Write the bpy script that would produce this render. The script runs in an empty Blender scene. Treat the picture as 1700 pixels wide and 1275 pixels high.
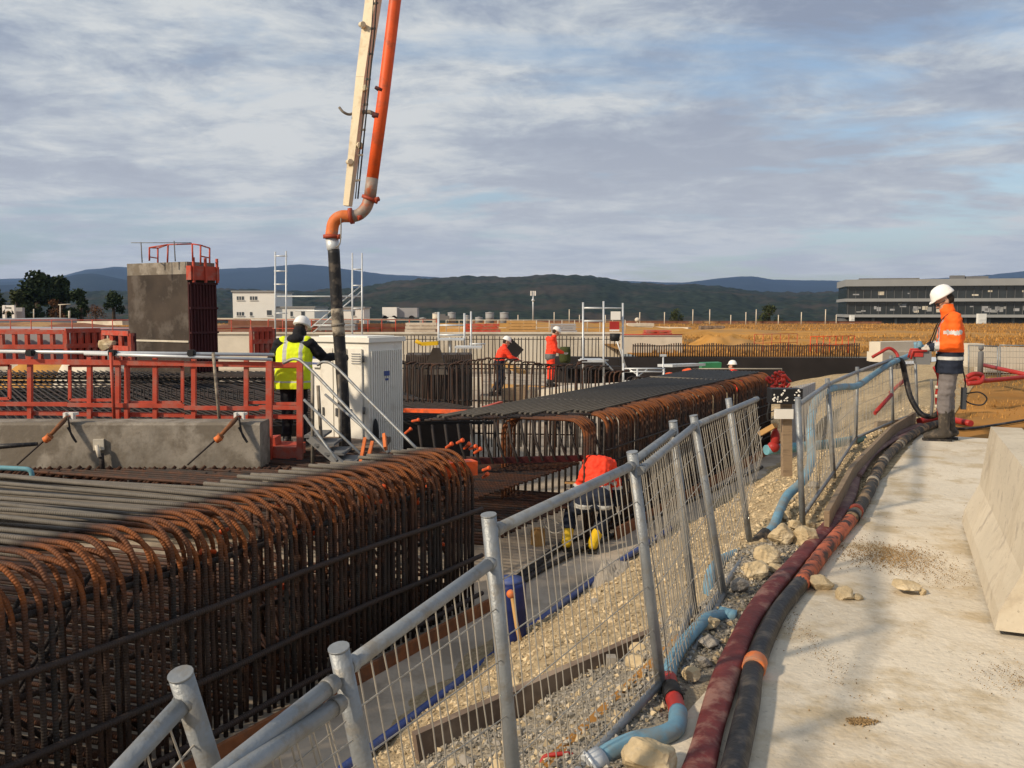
import bpy, bmesh, math, random
from mathutils import Vector, Matrix, noise as mnoise
R = math.radians
rnd = random.Random(7)
S = bpy.context.scene
COL = S.collection

# ------------------------------------------------------------------ camera
EYE, FPX = 1.55, 1500.0
PITCH = math.atan(122.5 / FPX)
cam_d = bpy.data.cameras.new('camera')
cam_d.sensor_width = 36.0
cam_d.lens = 36.0 * FPX / 1700.0
cam_d.clip_start, cam_d.clip_end = 0.05, 40000
cam = bpy.data.objects.new('camera', cam_d)
COL.objects.link(cam)
cam.location = (0, 0, EYE)
cam.rotation_euler = (R(90) - PITCH, 0, 0)
S.camera = cam

# ------------------------------------------------------------------ light
SUN_EL, SUN_AZ = 31.0, 58.0          # shadows fall 58 deg right of straight ahead
sd = Vector((math.sin(R(SUN_AZ)) * math.cos(R(SUN_EL)), math.cos(R(SUN_AZ)) * math.cos(R(SUN_EL)), -math.sin(R(SUN_EL))))
sl = bpy.data.lights.new('sun', 'SUN')
sl.energy, sl.angle, sl.color = 5.0, R(3.2), (1.0, 0.84, 0.63)
so = bpy.data.objects.new('sun', sl)
COL.objects.link(so)
so.rotation_euler = sd.to_track_quat('-Z', 'Y').to_euler()
so.location = (-20, -12, 30)

S.view_settings.view_transform = 'Standard'
S.view_settings.look = 'None'
S.view_settings.exposure = -0.1
S.view_settings.gamma = 1.0
S.cycles.max_bounces = 6
S.cycles.diffuse_bounces = 3
S.cycles.glossy_bounces = 2
S.cycles.volume_bounces = 0
S.cycles.use_denoising = True
S.cycles.sample_clamp_indirect = 4

W_ = bpy.data.worlds.new('World')
S.world = W_
W_.use_nodes = True
nt = W_.node_tree
nt.nodes.clear()


def nd(t, typ, **kw):
    n = t.nodes.new(typ)
    for k, v in kw.items():
        if k.startswith('i_'):
            n.inputs[k[2:]].default_value = v
        else:
            setattr(n, k, v)
    return n


def ramp(t, fac, stops):
    n = t.nodes.new('ShaderNodeValToRGB')
    e = n.color_ramp.elements
    while len(e) < len(stops):
        e.new(0.5)
    for k, (p, c) in enumerate(stops):
        e[k].position = p
        e[k].color = (c, c, c, 1) if isinstance(c, (int, float)) else (*c, 1)
    t.links.new(fac, n.inputs['Fac'])
    return n.outputs['Color']


def mixc(t, fac, a, b, mode='MIX'):
    n = t.nodes.new('ShaderNodeMix')
    n.data_type, n.blend_type = 'RGBA', mode
    for sock, v in ((n.inputs[0], fac), (n.inputs[6], a), (n.inputs[7], b)):
        if hasattr(v, 'links'):
            t.links.new(v, sock)
        elif isinstance(v, (int, float)):
            sock.default_value = v
        else:
            sock.default_value = (*v, 1)
    return n.outputs[2]


def mth(t, op, a, b=None, clamp=False):
    n = t.nodes.new('ShaderNodeMath')
    n.operation, n.use_clamp = op, clamp
    for k, v in enumerate((a, b)):
        if v is None:
            continue
        if hasattr(v, 'links'):
            t.links.new(v, n.inputs[k])
        else:
            n.inputs[k].default_value = v
    return n.outputs[0]


# sky: nishita above, a broken deck of stratocumulus under it
sky = nd(nt, 'ShaderNodeTexSky', sky_type='NISHITA')
sky.sun_disc = False
sky.sun_elevation = R(SUN_EL)
sky.sun_rotation = R(180 + SUN_AZ)
sky.air_density, sky.dust_density = 1.0, 1.5
tc = nd(nt, 'ShaderNodeTexCoord')
sep = nd(nt, 'ShaderNodeSeparateXYZ')
nt.links.new(tc.outputs['Generated'], sep.inputs[0])
zc = mth(nt, 'ADD', mth(nt, 'MAXIMUM', sep.outputs['Z'], 0.0), 0.11)
cx = mth(nt, 'DIVIDE', sep.outputs['X'], zc)
cy = mth(nt, 'DIVIDE', sep.outputs['Y'], zc)
comb = nd(nt, 'ShaderNodeCombineXYZ')
nt.links.new(cx, comb.inputs[0])
nt.links.new(cy, comb.inputs[1])


def skynoise(scale, detail, rough, dist, off, stretch=(1, 1, 1)):
    m = nd(nt, 'ShaderNodeMapping')
    m.inputs['Location'].default_value = off
    m.inputs['Scale'].default_value = stretch
    nt.links.new(comb.outputs[0], m.inputs[0])
    n = nd(nt, 'ShaderNodeTexNoise', i_Scale=scale, i_Detail=detail, i_Roughness=rough, i_Distortion=dist)
    nt.links.new(m.outputs[0], n.inputs['Vector'])
    return n.outputs['Fac']


n_big = skynoise(0.62, 5, 0.48, 0.35, (3.1, 1.7, 0), (1, 1.1, 1))
n_med = skynoise(2.6, 12, 0.66, 0.25, (8.3, 4.2, 2), (1.0, 1.1, 1))
n_gap = skynoise(0.7, 7, 0.6, 0.4, (1.3, 9.1, 5), (0.8, 1.2, 1))
n_sum = mth(nt, 'ADD', mth(nt, 'MULTIPLY', n_big, 0.44), mth(nt, 'MULTIPLY', n_med, 0.56))
cloud = ramp(nt, n_sum, [(0.40, (3.5, 4.0, 5.1)), (0.465, (4.5, 5.05, 6.0)), (0.515, (6.2, 6.7, 7.2)), (0.575, (8.4, 8.6, 8.5))])
# brighter, warmer strip low over the horizon
low = ramp(nt, sep.outputs['Z'], [(0.0, 1.0), (0.08, 0.65), (0.26, 0.0)])
cloud2 = mixc(nt, mth(nt, 'MULTIPLY', low, 0.74), cloud, (10.2, 9.8, 9.0))
gap = ramp(nt, n_gap, [(0.50, 0.0), (0.60, 0.8)])
skyc = mixc(nt, 1.0, sky.outputs['Color'], (1.75, 1.75, 1.7), 'MULTIPLY')
fin = mixc(nt, gap, cloud2, skyc)
bg = nd(nt, 'ShaderNodeBackground', i_Strength=0.091)
nt.links.new(fin, bg.inputs['Color'])
wo = nd(nt, 'ShaderNodeOutputWorld')
nt.links.new(bg.outputs[0], wo.inputs['Surface'])

# ------------------------------------------------------------------ coordinates
CP, SP = math.cos(PITCH), math.sin(PITCH)


def ray(px, py):
    xc, yc = (px - 850) / FPX, (637.5 - py) / FPX
    return Vector((xc, CP + yc * SP, -SP + yc * CP))


def V(px, py, d):                    # the point on that sight line d metres ahead
    r = ray(px, py)
    return Vector((r.x * d / r.y, d, EYE + r.z * d / r.y))


def G(px, py, z=0.0):                # the point where that sight line meets level z
    r = ray(px, py)
    k = (z - EYE) / r.z
    return Vector((r.x * k, r.y * k, z))


TH = R(29.5)
U = Vector((math.sin(TH), math.cos(TH), 0))          # along the trench
N = Vector((math.cos(TH), -math.sin(TH), 0))         # to the right across it
WB = Vector((-0.951, 0.309, 0))                      # the way the cross bars run


def W(a, b, z=0.0):
    return Vector((a * U.x + b * N.x, a * U.y + b * N.y, z))


def ab(p):
    return p.x * U.x + p.y * U.y, p.x * N.x + p.y * N.y


PIT = -1.2

# ------------------------------------------------------------------ materials
MATS = {}


def mat(name, col, rough=0.75, metal=0.0, var=0.18, scale=6.0, col2=None, cover=0.5, scale2=2.0, bump=0.0, bscale=40.0, spec=0.3, island=0.0, stretch=None, spots=0.0):
    m = bpy.data.materials.new(name)
    m.use_nodes = True
    t = m.node_tree
    b = t.nodes['Principled BSDF']
    b.inputs['Roughness'].default_value = rough
    b.inputs['Metallic'].default_value = metal
    b.inputs['Specular IOR Level'].default_value = spec
    co = nd(t, 'ShaderNodeTexCoord').outputs['Object']
    if stretch:
        mp = nd(t, 'ShaderNodeMapping')
        mp.inputs['Scale'].default_value = stretch
        t.links.new(co, mp.inputs[0])
        co = mp.outputs[0]
    n1 = nd(t, 'ShaderNodeTexNoise', i_Scale=scale, i_Detail=6.0, i_Roughness=0.6)
    t.links.new(co, n1.inputs['Vector'])
    lo = tuple(c * (1 - var) for c in col)
    hi = tuple(min(1, c * (1 + var)) for c in col)
    c = ramp(t, n1.outputs['Fac'], [(0.3, lo), (0.7, hi)])
    if col2:
        n2 = nd(t, 'ShaderNodeTexNoise', i_Scale=scale2, i_Detail=8.0, i_Roughness=0.65)
        t.links.new(co, n2.inputs['Vector'])
        k = 0.68 - 0.36 * cover
        f = ramp(t, n2.outputs['Fac'], [(k - 0.06, 0.0), (k + 0.06, 1.0)])
        c = mixc(t, f, c, col2)
    if spots:                              # small pits, crumbs and stains of their own shape
        n4 = nd(t, 'ShaderNodeTexNoise', i_Scale=34.0, i_Detail=3.0, i_Roughness=0.7)
        t.links.new(co, n4.inputs['Vector'])
        f = ramp(t, n4.outputs['Fac'], [(0.63, 0.0), (0.69, spots)])
        c = mixc(t, f, c, tuple(x * 0.42 for x in col))
        n5 = nd(t, 'ShaderNodeTexNoise', i_Scale=1.1, i_Detail=9.0, i_Roughness=0.72, i_Distortion=0.8)
        t.links.new(co, n5.inputs['Vector'])
        f = ramp(t, n5.outputs['Fac'], [(0.52, 0.0), (0.72, 0.65)])
        c = mixc(t, f, c, tuple(x * k for x, k in zip(col, (0.62, 0.55, 0.46))))
    if island:
        g = nd(t, 'ShaderNodeNewGeometry')
        f = ramp(t, g.outputs['Random Per Island'], [(0.0, 1 - island), (1.0, 1 + island)])
        c = mixc(t, 1.0, c, f, 'MULTIPLY')
    t.links.new(c, b.inputs['Base Color'])
    if bump:
        n3 = nd(t, 'ShaderNodeTexNoise', i_Scale=bscale, i_Detail=5.0)
        t.links.new(co, n3.inputs['Vector'])
        bp = nd(t, 'ShaderNodeBump', i_Strength=bump, i_Distance=0.02)
        t.links.new(n3.outputs['Fac'], bp.inputs['Height'])
        t.links.new(bp.outputs[0], b.inputs['Normal'])
    MATS[name] = m
    return m


def rebar_mat(name, steel, rust, rust2):
    m = bpy.data.materials.new(name)
    m.use_nodes = True
    t = m.node_tree
    b = t.nodes['Principled BSDF']
    b.inputs['Roughness'].default_value = 0.7
    b.inputs['Specular IOR Level'].default_value = 0.35
    co = nd(t, 'ShaderNodeTexCoord').outputs['Object']
    oi = nd(t, 'ShaderNodeObjectInfo')
    n1 = nd(t, 'ShaderNodeTexNoise', i_Scale=9.0, i_Detail=6.0, i_Roughness=0.65)
    n1.noise_dimensions = '4D'
    t.links.new(co, n1.inputs['Vector'])
    t.links.new(mth(t, 'MULTIPLY', oi.outputs['Random'], 40), n1.inputs['W'])
    at = nd(t, 'ShaderNodeAttribute', attribute_name='rust')
    f = mth(t, 'ADD', mth(t, 'MULTIPLY', at.outputs['Fac'], mth(t, 'ADD', mth(t, 'MULTIPLY', oi.outputs['Random'], 0.7), 0.55)), mth(t, 'MULTIPLY', mth(t, 'SUBTRACT', n1.outputs['Fac'], 0.5), 1.0), True)
    rr = mixc(t, n1.outputs['Fac'], rust2, rust)
    st = mixc(t, mth(t, 'MULTIPLY', oi.outputs['Random'], 0.35), steel, rust2)
    lighter = mth(t, 'MULTIPLY', at.outputs['Fac'], -1.0, True)  # negative rust: sunlight on the top runs painted as paler colour
    st = mixc(t, lighter, st, mixc(t, n1.outputs['Fac'], (0.075, 0.066, 0.055), (0.245, 0.22, 0.18)))
    c = mixc(t, f, st, rr)
    t.links.new(c, b.inputs['Base Color'])
    ar = nd(t, 'ShaderNodeAttribute', attribute_name='arc')
    s = mth(t, 'SINE', mth(t, 'MULTIPLY', ar.outputs['Fac'], 2 * math.pi / 0.017))
    bp = nd(t, 'ShaderNodeBump', i_Strength=0.45, i_Distance=0.003)
    t.links.new(s, bp.inputs['Height'])
    t.links.new(bp.outputs[0], b.inputs['Normal'])
    MATS[name] = m
    return m


M = MATS
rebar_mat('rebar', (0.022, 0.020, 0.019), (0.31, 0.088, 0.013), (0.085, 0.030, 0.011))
rebar_mat('rebar_dark', (0.020, 0.018, 0.017), (0.09, 0.040, 0.022), (0.05, 0.027, 0.02))
mat('galv', (0.25, 0.265, 0.275), 0.5, 0.45, 0.18, 9, col2=(0.22, 0.21, 0.19), cover=0.35, scale2=14, bump=0.15, bscale=120)
mat('wire', (0.34, 0.31, 0.26), 0.55, 0.1, 0.2, 5)
mat('alu', (0.55, 0.57, 0.58), 0.45, 0.3, 0.1, 5)
mat('path', (0.64, 0.565, 0.445), 0.95, 0, 0.12, 0.9, col2=(0.50, 0.405, 0.27), cover=0.34, scale2=2.2, bump=0.4, bscale=26, spec=0.1, spots=0.5)
mat('barrier', (0.57, 0.50, 0.385), 0.9, 0, 0.1, 2.5, col2=(0.42, 0.36, 0.28), cover=0.2, scale2=5, bump=0.15, bscale=35, spec=0.15, spots=0.6)
mat('concrete_grey', (0.27, 0.24, 0.20), 0.9, 0, 0.3, 1.6, col2=(0.17, 0.145, 0.115), cover=0.5, scale2=2.4, bump=0.3, bscale=18, spec=0.15, spots=0.6)
mat('concrete_pale', (0.60, 0.54, 0.44), 0.9, 0, 0.12, 0.8, col2=(0.47, 0.41, 0.32), cover=0.4, scale2=0.5, spec=0.15)
mat('pit_floor', (0.43, 0.36, 0.28), 0.95, 0, 0.2, 0.6, col2=(0.31, 0.255, 0.195), cover=0.42, scale2=1.3, bump=0.4, bscale=14, spec=0.1)
mat('soil', (0.37, 0.18, 0.05), 1.0, 0, 0.35, 0.35, col2=(0.22, 0.13, 0.05), cover=0.45, scale2=0.12, bump=0.5, bscale=3, spec=0.05)
mat('ochre', (0.47, 0.24, 0.065), 1.0, 0, 0.25, 0.8, col2=(0.36, 0.21, 0.085), cover=0.4, scale2=0.4, bump=0.4, bscale=3, spec=0.05)
mat('redearth', (0.21, 0.10, 0.065), 1.0, 0, 0.3, 0.5, col2=(0.38, 0.24, 0.12), cover=0.3, scale2=0.4, spec=0.05)
mat('straw', (0.40, 0.21, 0.06), 1.0, 0, 0.3, 2, island=0.45, spec=0.05)
mat('stone', (0.50, 0.39, 0.235), 0.95, 0, 0.22, 5, col2=(0.60, 0.50, 0.34), cover=0.4, scale2=3, bump=0.5, bscale=16, spec=0.1)
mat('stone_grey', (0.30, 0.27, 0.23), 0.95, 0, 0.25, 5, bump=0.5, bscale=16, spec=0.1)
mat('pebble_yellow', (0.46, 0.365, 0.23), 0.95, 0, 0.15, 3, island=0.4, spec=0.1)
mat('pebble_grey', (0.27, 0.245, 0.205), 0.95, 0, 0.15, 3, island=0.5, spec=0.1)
mat('bank_yellow', (0.43, 0.335, 0.205), 1.0, 0, 0.35, 26, col2=(0.33, 0.25, 0.15), cover=0.45, scale2=9, bump=1.0, bscale=45, spec=0.05)
mat('bank_grey', (0.25, 0.225, 0.185), 1.0, 0, 0.4, 30, col2=(0.33, 0.27, 0.185), cover=0.42, scale2=3.5, bump=1.0, bscale=55, spec=0.05)
mat('crumb', (0.25, 0.165, 0.08), 1.0, 0, 0.2, 3, island=0.45, spec=0.05)
mat('wood', (0.30, 0.215, 0.135), 0.85, 0, 0.25, 3, stretch=(1, 8, 8), col2=(0.20, 0.14, 0.09), cover=0.4, scale2=3)
mat('wood_dark', (0.16, 0.115, 0.085), 0.9, 0, 0.25, 3, col2=(0.25, 0.19, 0.14), cover=0.4, scale2=3)
mat('wood_new', (0.46, 0.27, 0.10), 0.8, 0, 0.15, 3)
mat('formply', (0.050, 0.037, 0.028), 0.8, 0, 0.4, 1.2, col2=(0.105, 0.087, 0.072), cover=0.32, scale2=1.4, bump=0.2, bscale=8)
mat('rustboard', (0.26, 0.10, 0.04), 0.9, 0, 0.3, 5, col2=(0.14, 0.07, 0.04), cover=0.4, scale2=3)
mat('red_steel', (0.46, 0.065, 0.034), 0.6, 0, 0.2, 4, col2=(0.38, 0.13, 0.095), cover=0.36, scale2=3.4, spots=0.35)
mat('red_dark', (0.055, 0.010, 0.010), 0.7, 0, 0.3, 2)
mat('orange_paint', (0.72, 0.10, 0.02), 0.5, 0, 0.15, 3, col2=(0.45, 0.085, 0.03), cover=0.32, scale2=5, spots=0.45)
mat('orange_elbow', (0.62, 0.16, 0.04), 0.6, 0, 0.2, 8, col2=(0.40, 0.20, 0.12), cover=0.35, scale2=6)
mat('elbow_grey', (0.30, 0.24, 0.20), 0.6, 0.2, 0.25, 8, col2=(0.42, 0.13, 0.06), cover=0.3, scale2=6)
mat('clamp_red', (0.33, 0.06, 0.03), 0.6, 0.1, 0.2, 8)
mat('cream', (0.70, 0.60, 0.42), 0.5, 0, 0.1, 2, col2=(0.55, 0.43, 0.27), cover=0.32, scale2=4, spots=0.5)
mat('rubber', (0.018, 0.017, 0.018), 0.5, 0, 0.3, 9, col2=(0.085, 0.07, 0.055), cover=0.3, scale2=9, bump=0.18, bscale=30)
mat('rubber_dirty', (0.05, 0.045, 0.04), 0.8, 0, 0.3, 6, col2=(0.30, 0.20, 0.11), cover=0.38, scale2=7)
mat('hose_worn', (0.34, 0.29, 0.22), 0.8, 0, 0.2, 5, col2=(0.10, 0.085, 0.07), cover=0.4, scale2=6)
mat('hose_red', (0.125, 0.022, 0.02), 0.6, 0, 0.35, 9, col2=(0.26, 0.13, 0.10), cover=0.3, scale2=7, bump=0.3, bscale=24)
mat('hose_purple', (0.17, 0.09, 0.08), 0.7, 0, 0.2, 4, col2=(0.26, 0.17, 0.13), cover=0.35, scale2=5, bump=0.3, bscale=9)
mat('wrap_orange', (0.46, 0.12, 0.055), 0.7, 0, 0.25, 9, col2=(0.06, 0.035, 0.03), cover=0.46, scale2=11)
mat('hose_blue', (0.14, 0.28, 0.37), 0.6, 0, 0.2, 9, col2=(0.19, 0.22, 0.22), cover=0.34, scale2=5)
mat('teal', (0.13, 0.30, 0.35), 0.6, 0, 0.2, 5)
mat('pipe_blue', (0.045, 0.075, 0.24), 0.5, 0, 0.2, 5, col2=(0.14, 0.16, 0.26), cover=0.35, scale2=3)
mat('drum_blue', (0.012, 0.022, 0.11), 0.45, 0, 0.15, 5)
mat('red_hose', (0.36, 0.03, 0.024), 0.5, 0, 0.15, 5)
mat('white_paint', (0.76, 0.73, 0.66), 0.5, 0, 0.05, 2, col2=(0.64, 0.60, 0.53), cover=0.2, scale2=3)
mat('white_wall', (0.74, 0.72, 0.67), 0.7, 0, 0.04, 1)
mat('black', (0.012, 0.012, 0.013), 0.6, 0, 0.2, 5)
mat('black_membrane', (0.016, 0.013, 0.013), 0.8, 0, 0.35, 1.5)
mat('glass_dark', (0.02, 0.025, 0.028), 0.12, 0, 0.4, 0.2, spec=0.6)
mat('window', (0.06, 0.07, 0.08), 0.2, 0, 0.2, 0.3, spec=0.5)
mat('grey_band', (0.27, 0.27, 0.265), 0.7, 0, 0.06, 0.3)
mat('grey_dark', (0.14, 0.14, 0.14), 0.7, 0, 0.15, 0.5)
mat('grey_cab', (0.33, 0.33, 0.34), 0.7, 0, 0.1, 0.5)
mat('green', (0.04, 0.22, 0.10), 0.6, 0, 0.2, 3)
mat('yellow', (0.62, 0.38, 0.01), 0.6, 0, 0.15, 4)
mat('bark', (0.07, 0.05, 0.035), 0.95, 0, 0.3, 4)
mat('leaf_dark', (0.030, 0.042, 0.018), 0.9, 0, 0.2, 0.5, island=0.5, spec=0.1)
mat('leaf_mid', (0.05, 0.058, 0.022), 0.9, 0, 0.2, 0.5, island=0.5, spec=0.1)
mat('leaf_rust', (0.12, 0.055, 0.025), 0.9, 0, 0.2, 0.5, island=0.4, spec=0.1)
mat('hill_forest', (0.026, 0.034, 0.022), 1.0, 0, 0.65, 0.07, col2=(0.056, 0.047, 0.034), cover=0.36, scale2=0.005, spec=0.0)
mat('hill_far', (0.018, 0.026, 0.028), 1.0, 0, 0.3, 0.003, spec=0.0)
mat('valley', (0.075, 0.07, 0.035), 1.0, 0, 0.3, 0.01, col2=(0.04, 0.05, 0.025), cover=0.5, scale2=0.008, spec=0.0)
mat('skin', (0.50, 0.29, 0.20), 0.6, 0, 0.06, 6)
mat('hivis_orange', (0.90, 0.13, 0.012), 0.75, 0, 0.1, 5, bump=0.5, bscale=14)
mat('hivis_red', (0.85, 0.055, 0.02), 0.75, 0, 0.12, 5, bump=0.5, bscale=14)
mat('hivis_yellow', (0.68, 0.80, 0.015), 0.75, 0, 0.08, 5, bump=0.4, bscale=12)
mat('navy', (0.014, 0.019, 0.034), 0.85, 0, 0.25, 5, bump=0.5, bscale=14)
mat('jacket_black', (0.010, 0.010, 0.013), 0.85, 0, 0.25, 5, bump=0.5, bscale=14)
mat('reflective', (0.48, 0.48, 0.46), 0.5, 0, 0.06, 5)
mat('trouser_grey', (0.175, 0.155, 0.15), 0.9, 0, 0.15, 5, bump=0.6, bscale=10)
mat('boot_dark', (0.06, 0.05, 0.04), 0.8, 0, 0.25, 8, col2=(0.16, 0.125, 0.09), cover=0.35, scale2=8)
mat('boot_yellow', (0.72, 0.46, 0.015), 0.5, 0, 0.12, 6)
mat('helmet', (0.82, 0.80, 0.76), 0.35, 0, 0.03, 4, spec=0.5)
mat('glove', (0.47, 0.43, 0.37), 0.85, 0, 0.15, 20)
mat('hair', (0.03, 0.022, 0.016), 0.9, 0, 0.2, 20)


# ------------------------------------------------------------------ mesh helpers
class MB:
    def __init__(self):
        self.v, self.f, self.mi, self.rust, self.arc, self.sm, self.cur = [], [], [], [], [], [], 0

    def add(self, vs, fs, smooth=False, rust=None, arc=None):
        o = len(self.v)
        self.v += [tuple(p) for p in vs]
        self.rust += rust or [0.0] * len(vs)
        self.arc += arc or [0.0] * len(vs)
        for f in fs:
            self.f.append(tuple(o + i for i in f))
            self.mi.append(self.cur)
            self.sm.append(smooth)
        return self

    def box(self, c, s, rz=0.0, mtx=None):
        m = mtx or Matrix.Rotation(rz, 3, 'Z')
        c = Vector(c)
        vs = [c + m @ Vector((x * s[0] / 2, y * s[1] / 2, z * s[2] / 2)) for z in (-1, 1) for y in (-1, 1) for x in (-1, 1)]
        return self.add(vs, [(0, 2, 3, 1), (4, 5, 7, 6), (0, 1, 5, 4), (2, 6, 7, 3), (0, 4, 6, 2), (1, 3, 7, 5)])

    def beam(self, p, q, w, h, up=(0, 0, 1), w2=None, h2=None):     # a rectangular bar from p to q
        p, q = Vector(p), Vector(q)
        t = (q - p).normalized()
        s = t.cross(Vector(up))
        s = s.normalized() if s.length > 1e-4 else Vector((1, 0, 0))
        n = s.cross(t)
        vs = []
        for e, ww, hh in ((p, w, h), (q, w2 or w, h2 or h)):
            vs += [e - s * ww / 2 - n * hh / 2, e + s * ww / 2 - n * hh / 2, e + s * ww / 2 + n * hh / 2, e - s * ww / 2 + n * hh / 2]
        return self.add(vs, [(3, 2, 1, 0), (4, 5, 6, 7), (0, 1, 5, 4), (1, 2, 6, 5), (2, 3, 7, 6), (3, 0, 4, 7)])

    def tube(self, pts, r, n=8, cap=True, flat=None, rust=None, smooth=True):
        pts = [Vector(p) for p in pts]
        k = len(pts)
        rs = r if isinstance(r, (list, tuple)) else [r] * k
        vs, ru, arcs, L = [], [], [], 0.0
        nv = None
        for i, p in enumerate(pts):
            t = (pts[min(i + 1, k - 1)] - pts[max(i - 1, 0)])
            t = t.normalized() if t.length > 1e-9 else Vector((0, 0, 1))
            if flat is not None:
                s = t.cross(Vector((0, 0, 1)))
                s = s.normalized() if s.length > 1e-3 else Vector((1, 0, 0))
                nv = s.cross(t)
            else:
                if nv is None:
                    ref = Vector((0, 0, 1)) if abs(t.z) < 0.9 else Vector((0, 1, 0))
                    nv = (ref - t * ref.dot(t)).normalized()
                else:
                    nv = nv - t * nv.dot(t)
                    nv = nv.normalized() if nv.length > 1e-6 else Vector((1, 0, 0))
                s = t.cross(nv)
            if i:
                L += (p - pts[i - 1]).length
            fl = 1.0 if flat is None else (flat[i] if isinstance(flat, (list, tuple)) else flat)
            for j in range(n):
                a = 2 * math.pi * j / n
                vs.append(p + s * math.cos(a) * rs[i] + nv * math.sin(a) * rs[i] * fl)
                ru.append(rust[i] if rust else 0.0)
                arcs.append(L)
        fs = [(i * n + j, i * n + (j + 1) % n, (i + 1) * n + (j + 1) % n, (i + 1) * n + j) for i in range(k - 1) for j in range(n)]
        fs = [f[::-1] for f in fs]
        o = len(self.v)
        self.add(vs, fs, smooth, ru, arcs)
        if cap:
            self.f.append(tuple(o + j for j in range(n)))
            self.f.append(tuple(o + (k - 1) * n + j for j in reversed(range(n))))
            self.mi += [self.cur] * 2
            self.sm += [False] * 2
        return self

    def lathe(self, prof, c=(0, 0, 0), n=20, mtx=None, smooth=True):
        c = Vector(c)
        m = mtx or Matrix.Identity(3)
        vs = [c + m @ Vector((r * math.cos(2 * math.pi * j / n), r * math.sin(2 * math.pi * j / n), z)) for r, z in prof for j in range(n)]
        k = len(prof)
        fs = [(i * n + j, i * n + (j + 1) % n, (i + 1) * n + (j + 1) % n, (i + 1) * n + j) for i in range(k - 1) for j in range(n)]
        fs += [tuple(reversed(range(n))), tuple((k - 1) * n + j for j in range(n))]
        return self.add(vs, fs, smooth)

    def sphere(self, c, r, seg=12, rings=8, mtx=None):
        r = r if isinstance(r, (tuple, list)) else (r, r, r)
        c, m = Vector(c), mtx or Matrix.Identity(3)
        vs = [c + m @ Vector((0, 0, -r[2]))]
        for i in range(1, rings):
            ph = math.pi * i / rings - math.pi / 2
            for j in range(seg):
                a = 2 * math.pi * j / seg
                vs.append(c + m @ Vector((r[0] * math.cos(ph) * math.cos(a), r[1] * math.cos(ph) * math.sin(a), r[2] * math.sin(ph))))
        vs.append(c + m @ Vector((0, 0, r[2])))
        fs = [(0, 1 + (j + 1) % seg, 1 + j) for j in range(seg)]
        for i in range(rings - 2):
            b = 1 + i * seg
            fs += [(b + j, b + (j + 1) % seg, b + seg + (j + 1) % seg, b + seg + j) for j in range(seg)]
        b = 1 + (rings - 2) * seg
        fs += [(b + j, b + (j + 1) % seg, len(vs) - 1) for j in range(seg)]
        return self.add(vs, fs, True)

    def limb(self, p, q, r0, r1, n=10):                             # closed tapered capsule
        p, q = Vector(p), Vector(q)
        t = (q - p).normalized()
        pts, rs = [], []
        for k in range(5):
            a = math.pi / 2 * k / 4
            pts.append(p - t * r0 * math.cos(a)); rs.append(max(r0 * math.sin(a), 0.001))
        for k in range(5):
            a = math.pi / 2 * k / 4
            pts.append(q + t * r1 * math.sin(a)); rs.append(max(r1 * math.cos(a), 0.001))
        return self.tube(pts, rs, n)

    def prism(self, outline, p, q, up=(0, 0, 1)):                    # 2-D outline (side, up) swept from p to q
        p, q = Vector(p), Vector(q)
        t = (q - p).normalized()
        s = t.cross(Vector(up)).normalized()
        n = s.cross(t)
        k = len(outline)
        vs = [e + s * x + n * y for e in (p, q) for x, y in outline]
        fs = [(i, (i + 1) % k, k + (i + 1) % k, k + i) for i in range(k)] + [tuple(reversed(range(k))), tuple(range(k, 2 * k))]
        return self.add(vs, fs)

    def rock(self, c, r, seed, sub=2, flat=0.75):
        rr = random.Random(seed)
        off = Vector((rr.uniform(-50, 50), rr.uniform(-50, 50), rr.uniform(-50, 50)))
        if sub not in ICO:
            b = bmesh.new()
            bmesh.ops.create_icosphere(b, subdivisions=sub, radius=1.0)
            ICO[sub] = ([v.co.copy() for v in b.verts], [tuple(v.index for v in f.verts) for f in b.faces])
            b.free()
        V0, F0 = ICO[sub]
        planes = [(Vector((rr.gauss(0, 1), rr.gauss(0, 1), rr.gauss(0, 1))).normalized(), rr.uniform(0.58, 0.82)) for _ in range(14)]
        sx, sy = rr.uniform(0.85, 1.3), rr.uniform(0.8, 1.1)
        rz = Matrix.Rotation(rr.uniform(0, 6.28), 3, 'Z')
        out = []
        for d in V0:
            h = 1.0
            for nrm, k in planes:
                q = d.dot(nrm)
                if q > 0.05: h = min(h, k / q)
            h = min(h, 1.0)
            h *= 1 + 0.10 * mnoise.noise(d * 1.7 + off) + 0.06 * mnoise.noise(d * 4.5 + off) + 0.05 * mnoise.noise(d * 9 + off)
            p = d * h
            out.append(Vector(c) + rz @ Vector((p.x * sx, p.y * sy, p.z * flat)) * r)
        return self.add(out, F0, False)

    def build(self, name, mats, parent=None, origin=None, smooth=None):
        me = bpy.data.meshes.new(name)
        if parent is not None:
            o = WO.get(parent.name, Vector())
        elif origin is not None:
            o = Vector(origin)
        else:
            xs, ys, zs = zip(*self.v)
            o = Vector(((min(xs) + max(xs)) / 2, (min(ys) + max(ys)) / 2, min(zs)))
        me.from_pydata([(x - o.x, y - o.y, z - o.z) for x, y, z in self.v], [], self.f)
        for mm in (mats if isinstance(mats, (list, tuple)) else [mats]):
            me.materials.append(M[mm] if isinstance(mm, str) else mm)
        me.polygons.foreach_set('material_index', self.mi)
        me.polygons.foreach_set('use_smooth', self.sm)
        if any(self.rust) or any(self.arc):
            a = me.attributes.new('rust', 'FLOAT', 'POINT'); a.data.foreach_set('value', self.rust)
            a = me.attributes.new('arc', 'FLOAT', 'POINT'); a.data.foreach_set('value', self.arc)
        me.update()
        ob = bpy.data.objects.new(name, me)
        COL.objects.link(ob)
        if parent is not None:
            ob.parent = parent
        else:
            ob.location = o
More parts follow.
